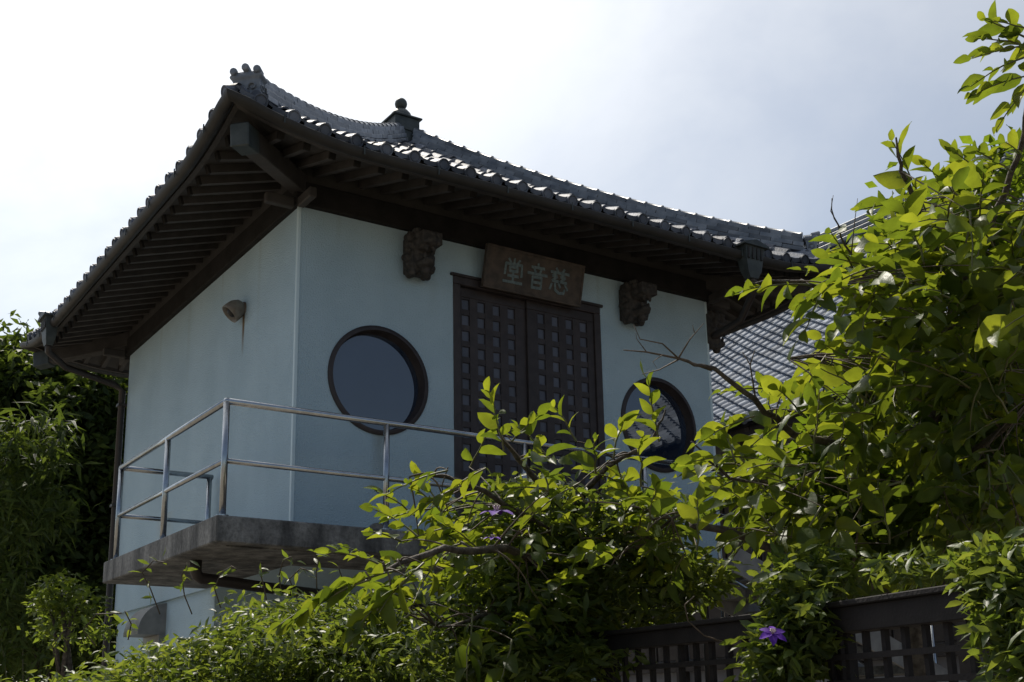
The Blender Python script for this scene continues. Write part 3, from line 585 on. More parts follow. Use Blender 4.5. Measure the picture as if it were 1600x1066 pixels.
# ------------------------------------------------------------------ railings
def railing():
    e = .0826; x0, y0 = -1.273+e, -1.247+e; R1, R2 = .032, .026
    T = thing('balcony_railing', (x0, y0, 0), 'stainless steel two-bar railing around the concrete balcony edge', 'railing')
    zt, zm = 1.1, .5247
    for a, b in (((x0, y0), (6.45, y0)), ((x0, y0), (x0, 2.29)), ((x0, 2.29), (-.06, 2.29))):
        MB().tube([(a[0], a[1], zt), (b[0], b[1], zt)], R1, 12).build('top_rail', 'steel', T, smooth=True)
        MB().tube([(a[0], a[1], zm), (b[0], b[1], zm)], R2, 12).build('middle_rail', 'steel', T, smooth=True)
    MB().lathe([(.001, zt-.034), (.026, zt-.026), (.034, zt), (.026, zt+.026), (.001, zt+.034)], 12, Matrix.Translation((x0, y0, 0))).build('corner_joint', 'steel', T, smooth=True)
    pm = MB().tube([(0, 0, -.004), (0, 0, zt-.01)], .032, 12).mesh('post', 'steel', True); fl = MB().lathe([(.06, -.002), (.06, .008), (.033, .014)], 16).mesh('post_flange', 'steel')
    for x, y in [(x0, y0), (.52, y0), (2.22, y0), (3.92, y0), (5.62, y0), (x0, .564), (x0, 2.29), (-.10, 2.29)]:
        p = inst('post', pm, T, Matrix.Translation((x, y, 0))); inst('post_flange', fl, p, Matrix.Translation((x, y, 0)))
    S = thing('stair_flight', (6.5, -1.9, GZ), 'concrete stair flight running down from the balcony to the right, behind leaves', 'stairs')
    n = 16; rise = (-.1-GZ)/n; run = rise/.361*.9
    for i in range(n): MB().box((4.2+i*run, -2.35, -.12-(i+1)*rise), (4.2+(i+1)*run+.06, -1.36, -.02-(i+1)*rise)).build('step', 'concrete', S)
    for y in (-2.36, -1.35): MB().add([(4.1, y, -.35), (4.1, y, -.05), (4.1+n*run, y, GZ+.25), (4.1+n*run, y, GZ), (4.1, y+.03, -.35), (4.1, y+.03, -.05), (4.1+n*run, y+.03, GZ+.25), (4.1+n*run, y+.03, GZ)], [(0, 1, 2, 3), (7, 6, 5, 4), (1, 5, 6, 2), (0, 4, 5, 1), (3, 2, 6, 7), (0, 3, 7, 4)]).build('stringer', 'sheet', S)
    Q = thing('stair_railing', (4.4, -1.3, 0), 'steel handrail sloping down to the right behind the leaves and lattice fence', 'railing')
    z = lambda x: 1.1-.361*(x-4.42)
    MB().tube([(4.36, -1.2, 1.1), (4.42, -1.2, z(4.42)), (12.5, -1.2, z(12.5))], .026, 12).build('top_rail', 'steel', Q, smooth=True)
    zb = lambda x: -.06-.445*(x-4.78)
    MB().tube([(4.5, -1.2, zb(4.5)), (10.8, -1.2, zb(10.8))], .024, 12).build('lower_rail', 'steel', Q, smooth=True)
    for x in (5.0, 6.9, 8.8, 10.7): MB().tube([(x, -1.2, z(x)), (x, -1.2, max(GZ, z(x)-1.6))], .022, 10).build('post', 'steel', Q, smooth=True)
railing()
# ------------------------------------------------------------------ generic tiled roof for the two other temple halls
PROF2 = [(-.5, .01), (-.25, 0), (.0, .0), (.12, .02), (.2, .05), (.3, .064), (.4, .05), (.5, .01)]
def tile_tpl(P, TL):
    k = len(PROF2); V = []
    for y, dz in ((0, .05), (TL, .006)): V += [(x*P, y, z+dz) for x, z in PROF2]
    V += [(x*P, .001, z+.05-.04) for x, z in PROF2]
    return V, [(i, i+1, k+i+1, k+i) for i in range(k-1)]+[(2*k+i, 2*k+i+1, i+1, i) for i in range(k-1)]
def hall():
    HX, EZ = 10.05, 3.27; Y0, Y1 = -9.0, 22.0; DM = 8.9
    zf = lambda d: EZ+.60*d+.021*d*d
    T = thing('main_hall', (HX+DM, (Y0+Y1)/2, GZ), 'large temple hall with silvery grey pantile roof behind the tree', 'building')
    n = 24; V = []
    for i in range(n+1):
        d = DM*i/n
        for y in (Y0, Y1): V.append((HX+d, y, zf(d)-.03))
    for i in range(n+1):
        d = DM*(1-i/n)
        for y in (Y0, Y1): V.append((HX+2*DM-d, y, zf(d)-.03))
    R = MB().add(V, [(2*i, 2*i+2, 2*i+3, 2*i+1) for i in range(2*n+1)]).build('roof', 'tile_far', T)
    P, C = .355, .30; TV, TF = tile_tpl(P, .34)
    nc = int(Y1/P); items = []
    d = 0; row = 0
    while d < DM-.1:
        sl_ = math.atan(.60+.042*d); y_ = V3((math.cos(sl_), 0, math.sin(sl_))); x_ = V3((0, -1, 0)); z_ = x_.cross(y_)
        for j in range(int((Y1-Y0)/P)):
            yy = Y0+(j+.5)*P; m = frame(V3((HX+d, yy, zf(d)))-y_*.04, x_, y_, z_); items.append((m, row, yy))
        d += C*math.cos(sl_); row += 1
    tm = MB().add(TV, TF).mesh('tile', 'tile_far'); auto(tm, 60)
    def vis(m):
        p = np.array([m[0][3], m[1][3], m[2][3]])-CAMP; t = p@_f; return PX+F*(p@_r)/t, PY-F*(p@_u)/t, t
    sc = []
    for i, (m, r, yy) in enumerate(items):
        x, y, t = vis(m); ok = 1108 < x < 1420 and 330 < y < 690 and y > 560-(x-1110)*1.1 and (x < 1255 or y > 330)
        sc.append((0 if ok else 1, t, i))
    sc.sort(); part = set(i for _, _, i in sc[:300])
    for i in part: inst('tile', tm, R, items[i][0])
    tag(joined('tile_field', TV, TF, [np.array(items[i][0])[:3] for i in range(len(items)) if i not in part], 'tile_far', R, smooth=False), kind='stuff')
    em = MB().tube([(0, -.03, 0), (0, .1, 0)], .08, 14).mesh('eave_tile', 'tile_far')
    for j in range(int((9-Y0)/P)): inst('eave_tile', em, R, frame(V3((HX-.02, Y0+(j+.5)*P-.3*P, EZ+.05)), V3((0, -1, 0)), V3((1, 0, .5)).normalized(), V3((-.5, 0, 1)).normalized()))
    rd = zf(DM)
    for k, (w, z0) in enumerate(((.40, -.1), (.36, .04), (.33, .18), (.30, .32))):
        MB().box((HX+DM-w, Y0, rd+z0), (HX+DM+w, Y1, rd+z0+.125)).build('ridge_course', 'ridge', R, bevel=.02)
    MB().tube([(HX+DM, Y0, rd+.46), (HX+DM, Y1, rd+.46)], .12, 12).build('ridge_cap', 'ridge', R)
    MB().box((HX+.15, Y0, EZ-.20), (HX+.26, Y1, EZ+.02)).build('fascia_board', 'hallwood', T)
    MB().add([(HX+.1, Y0, EZ-.06), (HX+.1, Y1, EZ-.06), (HX+2.0, Y1, EZ+.75), (HX+2.0, Y0, EZ+.75)], [(0, 1, 2, 3)]).build('soffit', 'hallwood', T)
    rm = MB().box((0, -.05, -.07), (2.0, .05, .05), Matrix.Rotation(-.403, 4, 'Y')).mesh('rafter', 'hallwood')
    for i in range(int((Y1-Y0)/.5)): inst('rafter', rm, T, Matrix.Translation((HX+.14, Y0+.25+i*.5, EZ-.10)))
    MB().box((HX+1.8, Y0+.4, GZ), (HX+2*DM-1.8, Y1-.4, EZ+.9)).build('wall', 'hallwall', T)
    MB().box((HX+1.68, Y0+.3, 2.55), (HX+1.83, Y1-.3, 2.8)).build('tie_beam', 'hallwood', T)
    MB().box((HX+1.68, Y0+.3, -.9), (HX+1.83, Y1-.3, -.7)).build('tie_beam', 'hallwood', T)
    for i in range(14): MB().box((HX+1.66, Y0+.5+i*2.2, GZ), (HX+1.9, Y0+.74+i*2.2, 3.6)).build('column', 'hallwood', T)
    for i in range(13):
        for j in range(3): MB().box((HX+1.74, Y0+.80+i*2.2+j*.62, -.66), (HX+1.795, Y0+1.36+i*2.2+j*.62, 2.5)).build('board', 'hallwood', T)
hall()
def gatehouse():                                            # stands right of the yard; the right round window mirrors its roof
    T = thing('side_house', (17, -13, GZ), 'tiled roof house across the yard, seen mirrored in the right round window', 'building')
    X0, EZ, DM = 13.4, 3.1, 4.6; Y0, Y1 = -22.0, -9.6
    zf = lambda d: EZ+.55*d+.02*d*d
    V = []
    for i in range(7):
        d = DM*i/6; V += [(X0+d, Y0, zf(d)), (X0+d, Y1, zf(d))]
    for i in range(7):
        d = DM*(1-i/6); V += [(X0+2*DM-d, Y0, zf(d)), (X0+2*DM-d, Y1, zf(d))]
    R = MB().add(V, [(2*i, 2*i+2, 2*i+3, 2*i+1) for i in range(13)]).build('roof', 'tile_dark', T)
    P = .42; TV, TF = tile_tpl(P, .40); ms = []
    d = 0
    while d < DM-.1:
        s = math.atan(.55+.04*d); y_ = V3((math.cos(s), 0, math.sin(s))); x_ = V3((0, -1, 0)); z_ = x_.cross(y_)
        for j in range(int((Y1-Y0)/P)): ms.append(np.array(frame(V3((X0+d, Y0+(j+.5)*P, zf(d)+.01)), x_, y_, z_*1.3))[:3])
        d += .36*math.cos(s)
    tag(joined('tile_field', TV, TF, ms, 'tile_dark', R, smooth=False), kind='stuff')
    for k, (w, z0) in enumerate(((.3, 0), (.26, .14), (.22, .28))): MB().box((X0+DM-w, Y0, zf(DM)+z0), (X0+DM+w, Y1+.1, zf(DM)+z0+.12)).build('ridge_course', 'tile_dark', R)
    MB().tube([(X0+DM, Y0, zf(DM)+.45), (X0+DM, Y1+.25, zf(DM)+.5)], .14, 10).build('ridge_cap', 'tile_dark', R)
    pts = [(X0+DM*i/6, Y1, zf(DM*i/6)+.12) for i in range(7)]; MB().tube(pts, .13, 10).build('verge_roll', 'tile_dark', R, smooth=True)
    MB().box((X0+.9, Y0+.5, GZ), (X0+2*DM-.9, Y1-.6, EZ+.45)).build('wall', 'hallwall', T)
    MB().add([(X0+.9, Y1-.6, EZ+.45), (X0+2*DM-.9, Y1-.6, EZ+.45), (X0+DM, Y1-.6, zf(DM)-.2)], [(0, 1, 2)]).build('gable', 'hallwood', T)
gatehouse()
# ------------------------------------------------------------------ lattice fence
def fence(name, a, b, zt, rail, label):
    a, b = V3((*a, 0)), V3((*b, 0)); d = (b-a); L = d.length; d.normalize(); nrm = V3((d.y, -d.x, 0)); T = thing(name, ((a+b)/2).to_tuple()[:2]+(GZ,), label, 'fence', 'lattice fence panels along the garden bed')
    Fm = frame(V3((a.x, a.y, 0)), d, nrm, V3((0, 0, 1))); add = lambda nm, m, bev=.004: link(bpy.data.objects.new(nm, m.mesh(nm, 'fence', bevel=bev)), T, Fm)
    add('top_rail', MB().box((-.06, -.05, zt-rail), (L+.06, .05, zt-.02))); add('cap_board', MB().box((-.08, -.075, zt-.02), (L+.08, .075, zt+.004)))
    n = int(L/.115)
    vm = MB().box((-.012, -.012, GZ+.1), (.012, .012, zt-rail)).mesh('vertical_slat', 'fence'); hm = MB().box((0, .0125, -.012), (L, .0345, .012)).mesh('horizontal_slat', 'fence')
    for i in range(n+1): inst('vertical_slat', vm, T, Fm @ Matrix.Translation((i*L/n, 0, 0)))
    z = zt-rail-.10
    while z > GZ+.15: inst('horizontal_slat', hm, T, Fm @ Matrix.Translation((0, 0, z))); z -= .105
    k = max(1, int(round(L/1.6)))
    pm = MB().box((-.045, -.045, GZ), (.045, .045, zt-.021)).mesh('post', 'fence', bevel=.004)
    for i in range(k+1): inst('post', pm, T, Fm @ Matrix.Translation((i*L/k, -.058, 0)))
fence('lattice_fence', (-.93, -7.93), (-1.28, -9.75), -1.395, .125, 'dark timber lattice fence panel at lower right with a thick top board')
fence('lattice_fence', (-.70, -3.4), (-.90, -7.62), -1.40, .10, 'dark lattice fence panel half buried under the clematis in the middle')
# ------------------------------------------------------------------ leaves
def leaf_tpl(nl=6, w=.24, curl=.22, fold=.10, wave=.0, seed=0):
    rs = random.Random(seed); V = []; Fc = []
    for i in range(nl+1):
        t = i/nl; ww = w*(math.sin(math.pi*min(1, t**.85))**.75)*(1 if 0 < i < nl else .05)
        bx = rs.uniform(-.02, .02); zc = -curl*t*t+.05*math.sin(math.pi*t)
        for sx in (-1, 0, 1):
            V.append((sx*ww+bx*(0 < i < nl), t*(1-.12*curl*t), zc+(fold*abs(sx)*ww/w if sx else 0)+wave*math.sin(t*9+sx)*abs(sx)))
    for i in range(nl):
        for c in range(2): Fc.append((i*3+c, i*3+c+1, (i+1)*3+c+1, (i+1)*3+c))
    return V, Fc
LEAVES = [leaf_tpl(7, .23, .30, .09, .012, 1), leaf_tpl(7, .26, .12, .12, .015, 2), leaf_tpl(7, .22, .50, .06, .010, 3), leaf_tpl(7, .27, .22, .02, .02, 4), leaf_tpl(7, .19, .05, .14, .01, 5)]
LM = []
for V, Fc in LEAVES:
    LM.append(MB().add(V, Fc).mesh('leaf', 'leaf', True))
def lframe(p, d, up, s):
    d = d.normalized(); x = d.cross(up)
    x = x.normalized() if x.length > 1e-4 else d.orthogonal().normalized(); z = x.cross(d); return frame(p, x*s, d*s, z*s)
def bez(a, b, sag, n=7):
    a, b = V3(a), V3(b); c = (a+b)/2+V3((random.uniform(-.05, .05), random.uniform(-.05, .05), sag)); return [a*(1-t)**2+c*2*t*(1-t)+b*t*t for t in [i/n for i in range(n+1)]]
class Plant:
    def __init__(s, T): s.T = T; s.leaves = []; s.tw = MB(); s.gs = MB()
    def shoot(s, p, d, ln, nl, size, up=V3((0, 0, 1)), stem=True, droop=.25):
        p = V3(p); d = V3(d).normalized(); side = d.cross(up); side = side.normalized() if side.length > .1 else d.orthogonal().normalized(); pts = []
        for i in range(6):
            t = i/5; pts.append(p+d*ln*t+V3((0, 0, -droop*ln*t*t))+side*random.uniform(-.01, .01))
        if stem: s.gs.tube(pts, [.006-.0007*i for i in range(6)], 5, False)
        for i in range(nl):
            t = .15+.85*i/max(1, nl-1); q = pts[min(4, int(t*5))].lerp(pts[min(5, int(t*5)+1)], t*5-int(t*5)) if t < 1 else pts[5]
            ang = (i % 2)*math.pi+random.uniform(-.7, .7); rad = side*math.cos(ang)+side.cross(d)*math.sin(ang)*.8
            dd = (d*(.55+.75*t)+rad*(1.0-.55*t)+V3((0, 0, random.uniform(-.55, .15)))).normalized()
            n = (SD+V3((random.uniform(-.8, .8), random.uniform(-.8, .8), random.uniform(-.5, .5)))).normalized()
            sz = size*random.choice((.55, .75, .85, .95, 1.0, 1.1))*random.uniform(.92, 1.08)*(1 if t < .8 else random.uniform(.45, .8))
            s.leaves.append((lframe(q, dd, n, sz), random.randrange(5)))
    def twig(s, a, b, r=.008, sag=.05): s.tw.tube(bez(a, b, sag), [r*(1-.5*i/7) for i in range(8)], 5, False)
    def finish(s, nparts=300):
        def dist(l): m = l[0]; p = np.array([m[0][3], m[1][3], m[2][3]])-CAMP; t = p@_f; x = PX+F*(p@_r)/t; y = PY-F*(p@_u)/t; return t+(0 if -20 < x < 1620 and -20 < y < 1080 else 50)
        s.leaves.sort(key=dist)
        for m, k in s.leaves[:nparts]: inst('leaf', LM[k], s.T, m)
        rest = s.leaves[nparts:]
        if rest:
            Vs = []; allV = []; allF = []; var = []
            for m, k in rest:
                V, Fc = LEAVES[k]; b = len(allV); mm = np.array(m)[:3]; allV += (np.asarray(V)@mm[:, :3].T+mm[:, 3]).tolist(); allF += [tuple(b+i for i in f) for f in Fc]; var += [random.random()]*len(V)
            me = bpy.data.meshes.new('foliage'); me.from_pydata(allV, [], allF); a = me.attributes.new('var', 'FLOAT', 'POINT'); a.data.foreach_set('value', np.array(var, np.float32)); me.materials.append(M['leaf']); me.shade_smooth()
            tag(link(bpy.data.objects.new('foliage', me), s.T), kind='stuff')
        if s.tw.v: tag(s.tw.build('twigs', 'twig', s.T, smooth=True), kind='stuff')
        if s.gs.v: tag(s.gs.build('shoots', 'stem', s.T, smooth=True), kind='stuff')
def inpoly(x, y, P):
    c = False; j = len(P)-1
    for i in range(len(P)):
        if (P[i][1] > y) != (P[j][1] > y) and x < (P[j][0]-P[i][0])*(y-P[i][1])/(P[j][1]-P[i][1])+P[i][0]: c = not c
        j = i
    return c
def limb(pl, pts, r0, r1, name='branch'):
    P = [V3(at(*p)) for p in pts]; Q = []
    for i in range(len(P)-1):
        for t in range(4): Q.append(P[i].lerp(P[i+1], t/4)+V3((random.uniform(-1, 1), random.uniform(-1, 1), random.uniform(-1, 1)))*.012)
    Q.append(P[-1]); k = len(Q); MB().tube(Q, [r0+(r1-r0)*i/(k-1) for i in range(k)], 8).build(name, 'bark', pl.T, smooth=True); return Q
SV = [(0, 0, 0), (-.22, .45, .06), (0, .5, 0), (.22, .45, .06), (0, 1, -.10)]; SF = [(0, 2, 1), (0, 3, 2), (1, 2, 4), (2, 3, 4)]
CV = [(0, 0, 0), (-.13, .3, .03), (0, .3, -.01), (.13, .3, .03), (-.14, .62, .01), (0, .62, -.03), (.14, .62, .01), (0, 1, -.14)]; CF = [(0, 2, 1), (0, 3, 2), (1, 2, 5, 4), (2, 3, 6, 5), (4, 5, 7), (5, 6, 7)]
BV = [(0, 0, 0), (-.085, .35, .02), (0, .4, 0), (.085, .35, .02), (0, 1, -.28)]
def rot_frames(P, size, down=-.2, aniso=None):
    n = len(P); d = rng.normal(size=(n, 3)); d[:, 2] = d[:, 2]*.6+down
    if aniso is not None: d += aniso
    d /= np.linalg.norm(d, axis=1)[:, None]
    up = rng.normal(size=(n, 3))*.75; up[:, 2] += 1.0
    x = np.cross(d, up); x /= np.linalg.norm(x, axis=1)[:, None]; z = np.cross(x, d)
    s = size*rng.uniform(.6, 1.2, n)[:, None]
    return np.stack([x*s, d*s, z*s, P], axis=2)
def blobs(bl, per=1.0):
    out = []
    for (x, y, t, rx, ry, rz, n) in bl:
        c = at(x, y, t); n = int(n*per); u = rng.normal(size=(n, 3)); u /= np.linalg.norm(u, axis=1)[:, None]; r = rng.uniform(.35, 1.0, n)**.6
        r *= 1+.25*np.sin(u[:, 0]*5+x)*np.sin(u[:, 1]*6+y)+.15*np.sin(u[:, 2]*9+y)
        q = u*r[:, None]; k = t/F
        out.append(c+q[:, :1]*rx*k*_r+q[:, 1:2]*ry*k*np.array([0, 0, 1])+q[:, 2:3]*rz*np.array([_f[0], _f[1], 0]))
    return np.concatenate(out)
def broad_tree():
    b = at(1430, 1000, 7.2); T = thing('broadleaf_tree', (b[0], b[1], GZ), 'broad-leaved tree with large glossy yellow-green leaves filling the right side', 'tree')
    pl = Plant(T); pts = []
    MB().tube([(b[0], b[1], GZ), (b[0]+.03, b[1], GZ+.9), tuple(at(1425, 960, 7.2)), tuple(at(1440, 860, 7.2)), tuple(at(1435, 740, 7.1)), tuple(at(1470, 600, 7.0))], [.11, .09, .07, .06, .05, .035], 12).build('trunk', 'bark', T, smooth=True)
    for lp, r0, r1 in [([(1440, 800, 7.2), (1340, 700, 6.7), (1240, 682, 6.3), (1180, 625, 6.0), (1112, 578, 5.9), (1060, 560, 5.85)], .045, .008),
                       ([(1430, 950, 7.2), (1330, 905, 6.6), (1235, 868, 6.2), (1150, 835, 6.0), (1080, 822, 5.9)], .055, .022),
                       ([(1470, 600, 7.0), (1495, 450, 6.8), (1440, 350, 6.5), (1408, 270, 6.3), (1400, 215, 6.2)], .05, .006),
                       ([(1470, 600, 7.0), (1390, 520, 6.6), (1310, 450, 6.2), (1230, 440, 5.9), (1165, 440, 5.8)], .04, .005),
                       ([(1440, 760, 7.2), (1540, 690, 6.7), (1640, 600, 6.2)], .045, .015), ([(1495, 450, 6.8), (1560, 330, 6.6), (1600, 210, 6.4), (1610, 90, 6.2)], .04, .010),
                       ([(1430, 930, 7.2), (1500, 900, 6.4), (1560, 930, 5.9), (1640, 980, 5.5)], .035, .02), ([(1390, 520, 6.6), (1300, 560, 6.3), (1230, 560, 6.0)], .022, .006), ([(1340, 700, 6.7), (1230, 760, 6.2), (1140, 745, 5.9), (1080, 690, 5.8)], .025, .005), ([(1350, 430, 6.4), (1315, 370, 6.3), (1300, 310, 6.3)], .012, .003)]:
        pts += limb(pl, lp, r0*.62, r1*.8)
    # bare twigs in front of the wall
    q = lambda l, r: MB().tube([at(*p) for p in l], [r*(1-.65*i/(len(l)-1)) for i in range(len(l))], 5).build('bare_twig', 'twig', T, smooth=True)
    q([(1112, 578, 5.9), (1060, 560, 5.85), (1010, 550, 5.8), (974, 547, 5.75)], .008); q([(1060, 560, 5.85), (1035, 537, 5.8), (1000, 530, 5.8), (990, 507, 5.8)], .005); q([(1060, 560, 5.85), (1078, 530, 5.85), (1100, 505, 5.85)], .005)
    q([(1060, 562, 5.85), (1030, 578, 5.8), (1003, 585, 5.75)], .005); q([(1010, 550, 5.8), (995, 530, 5.8), (993, 520, 5.8)], .003); q([(1035, 555, 5.8), (1020, 565, 5.8), (1026, 575, 5.8)], .003); q([(1085, 520, 5.85), (1082, 508, 5.85)], .003)
    q([(1180, 620, 6), (1172, 570, 6), (1160, 550, 6)], .005); q([(1172, 570, 6), (1180, 545, 6)], .004); q([(1315, 360, 6.3), (1298, 330, 6.3), (1302, 305, 6.3)], .004); q([(1330, 400, 6.3), (1335, 350, 6.3), (1340, 310, 6.3)], .004)
    q([(1330, 905, 6.3), (1345, 800, 6.3), (1352, 690, 6.3)], .007); q([(1280, 930, 5.6), (1310, 850, 5.7), (1365, 760, 5.8)], .005)
    A = np.array([p[:] for p in pts])
    def grow(x, y, t, dx, dy, dt, ln, nl, sz, link_=True, droop=.2):
        p = V3(at(x, y, t)); d = V3(at(x+dx, y+dy, t+dt))-p; pl.shoot(p, d, ln, nl, sz, droop=droop)
        if link_ and random.random() < .6:
            i = np.argmin(((A-np.array(p[:]))**2).sum(1)); pl.twig(A[i], p, .0048)
    # sprigs that make the outline
    for a in [(1445, 330, 6.3, -45, -110, 0, .50, 8, .19), (1425, 320, 6.3, -90, -10, -.1, .34, 6, .17), (1400, 440, 6.2, -90, -55, -.1, .45, 7, .17), (1265, 445, 5.9, -100, -10, -.1, .42, 8, .17), (1300, 440, 5.9, -40, 50, -.2, .42, 7, .2), (1290, 555, 6.1, -50, 70, -.2, .35, 5, .2), (1300, 560, 6.1, -20, 60, -.2, .3, 5, .17),
              (1260, 640, 6.0, -70, 30, -.1, .40, 7, .16), (1180, 650, 5.9, -80, 20, -.1, .36, 6, .15), (1200, 720, 5.8, -90, -20, -.1, .42, 7, .17), (1230, 610, 6.1, -60, -10, 0, .35, 6, .13), (1500, 310, 6.5, -60, -70, 0, .32, 7, .16), (1540, 290, 6.4, -50, -70, 0, .30, 7, .15), (1580, 270, 6.4, -60, -50, 0, .28, 7, .14), (1620, 270, 6.4, -50, -60, 0, .28, 6, .14), (1640, 70, 6.2, -90, 0, 0, .42, 7, .16), (1650, 110, 6.2, -90, 10, 0, .45, 8, .17), (1640, 60, 6.2, -60, -30, 0, .34, 7, .16), (1600, 90, 6.2, -60, 20, 0, .30, 7, .17), (1610, 75, 6.3, -70, -25, 0, .30, 7, .16), (1620, 120, 6.2, -40, 40, 0, .3, 6, .17), (1600, 60, 6.3, -30, -20, 0, .25, 6, .15),
              (1260, 820, 5.8, -60, -60, -.1, .34, 6, .15), (1330, 800, 5.7, -10, -80, -.1, .34, 6, .15), (1390, 850, 5.6, -10, -80, -.1, .34, 6, .16), (1560, 720, 5.3, 40, 30, -.2, .36, 5, .24), (1640, 480, 5.3, -60, 10, -.1, .3, 4, .26), (1370, 800, 5.8, 0, -60, 0, .3, 5, .15)]:
        grow(*a)
    poly = [(1640, 285), (1510, 300), (1430, 350), (1350, 370), (1330, 430), (1300, 450), (1330, 490), (1335, 570), (1290, 640), (1160, 690), (1130, 760), (1180, 830), (1300, 880), (1450, 900), (1640, 860)]
    n = 0
    while n < 520:
        x, y = random.uniform(1100, 1640), random.uniform(200, 900)
        if not inpoly(x, y, poly): continue
        if y > 680 and 1290 < x < 1520 and random.random() < .6: continue
        t = random.uniform(5.6, 8.0); a = random.uniform(0, 6.28)
        grow(x, y, t, -35+60*math.cos(a), -15+60*math.sin(a), random.uniform(-.4, .2), random.uniform(.26, .45), random.randint(5, 8), random.uniform(.15, .205)); n += 1
    P = blobs([(1480, 480, 7.6, 140, 190, .7, 1500), (1420, 700, 7.6, 170, 130, .7, 1300), (1580, 650, 7.4, 110, 220, .7, 1300), (1250, 760, 6.9, 130, 80, .5, 700), (1560, 330, 7.2, 80, 110, .6, 600), (1400, 830, 6.9, 160, 60, .5, 700)])
    tag(joined('inner_foliage', SV, SF, rot_frames(P, .13), 'inner', T), kind='stuff')
    pl.finish()
broad_tree()
def mid_tree():
    b = at(870, 1060, 7.0); T = thing('broadleaf_shrub', (b[0], b[1], GZ), 'broad-leaved shrub with glossy leaves in the middle, reaching left below the balcony', 'shrub')
    pl = Plant(T); pts = []
    MB().tube([(b[0], b[1], GZ), tuple(at(880, 1060, 7.0)), tuple(at(900, 900, 6.9)), tuple(at(890, 800, 6.8))], [.07, .06, .045, .03], 10).build('trunk', 'bark', T, smooth=True)
    for lp, r0, r1 in [([(900, 900, 6.9), (790, 860, 6.2), (690, 860, 5.6), (600, 890, 5.3), (520, 925, 5.2)], .028, .005), ([(890, 800, 6.8), (820, 730, 6.5), (780, 680, 6.3), (768, 620, 6.3)], .022, .004), ([(890, 800, 6.8), (950, 730, 6.5), (1020, 690, 6.3), (1040, 640, 6.3)], .022, .004), ([(890, 850, 6.8), (760, 770, 6.4), (680, 740, 6.2), (640, 745, 6.2)], .02, .004), ([(900, 900, 6.9), (1000, 850, 6.4), (1070, 800, 6.1)], .02, .005), ([(880, 960, 6.9), (760, 960, 6.3), (680, 980, 6.0)], .02, .005)]:
        pts += limb(pl, lp, r0, r1)
    A = np.array([p[:] for p in pts])
    def grow(x, y, t, dx, dy, dt, ln, nl, sz, droop=.2):
        p = V3(at(x, y, t)); d = V3(at(x+dx, y+dy, t+dt))-p; pl.shoot(p, d, ln, nl, sz, droop=droop); i = np.argmin(((A-np.array(p[:]))**2).sum(1)); pl.twig(A[i], p, .006)
    for a in [(788, 705, 6.2, -22, -90, 0, .32, 8, .16, 0), (800, 690, 6.2, 40, -50, 0, .22, 5, .15), (700, 735, 6.1, -80, 15, -.1, .34, 7, .17), (720, 760, 6.1, -70, 25, -.1, .30, 6, .15), (690, 800, 6.1, -35, -40, 0, .26, 6, .10), (600, 885, 5.3, -60, -30, 0, .26, 6, .15), (630, 890, 5.3, -80, 10, -.1, .34, 8, .15), (580, 905, 5.2, -80, 25, -.1, .36, 9, .16), (540, 920, 5.2, -80, 28, -.1, .34, 8, .15), (660, 880, 5.3, -50, 40, -.2, .34, 8, .16), (640, 905, 5.2, -60, 40, -.1, .3, 7, .16), (610, 930, 5.2, -40, 40, -.1, .3, 6, .15), (720, 850, 6.0, -50, 10, -.2, .34, 8, .15), (780, 870, 6.0, -60, 20, -.2, .34, 7, .16),
              (900, 690, 6.3, -25, -50, 0, .26, 6, .15), (960, 715, 6.3, 10, -60, 0, .24, 6, .14), (1030, 690, 6.2, -15, -80, 0, .34, 7, .15, 0), (1000, 760, 5.9, 0, -70, -.1, .34, 7, .16), (1010, 830, 5.7, 15, -80, -.1, .30, 6, .18), (1090, 860, 5.7, 0, -60, 0, .3, 6, .15), (860, 720, 6.3, -30, -40, 0, .3, 6, .15), (930, 740, 6.1, 0, -40, -.1, .3, 7, .16), (740, 960, 5.8, -10, 60, -.2, .34, 6, .19), (680, 980, 5.8, -30, 50, -.2, .34, 6, .19), (800, 1000, 5.8, -20, 60, -.2, .34, 6, .18), (640, 960, 5.8, -50, 40, -.1, .3, 6, .17)]:
        grow(*a)
    poly = [(560, 900), (640, 830), (690, 750), (760, 710), (860, 720), (960, 725), (1050, 750), (1100, 800), (1100, 880), (1000, 930), (900, 960), (800, 1040), (650, 1050), (560, 960)]
    n = 0
    while n < 120:
        x, y = random.uniform(540, 1110), random.uniform(670, 1060)
        if not inpoly(x, y, poly): continue
        t = random.uniform(5.9, 7.3); a = random.uniform(0, 6.28)
        grow(x, y, t, -25+60*math.cos(a), -15+50*math.sin(a), random.uniform(-.4, .2), random.uniform(.22, .36), random.randint(5, 8), random.uniform(.12, .18)); n += 1
    pl.finish()
mid_tree()
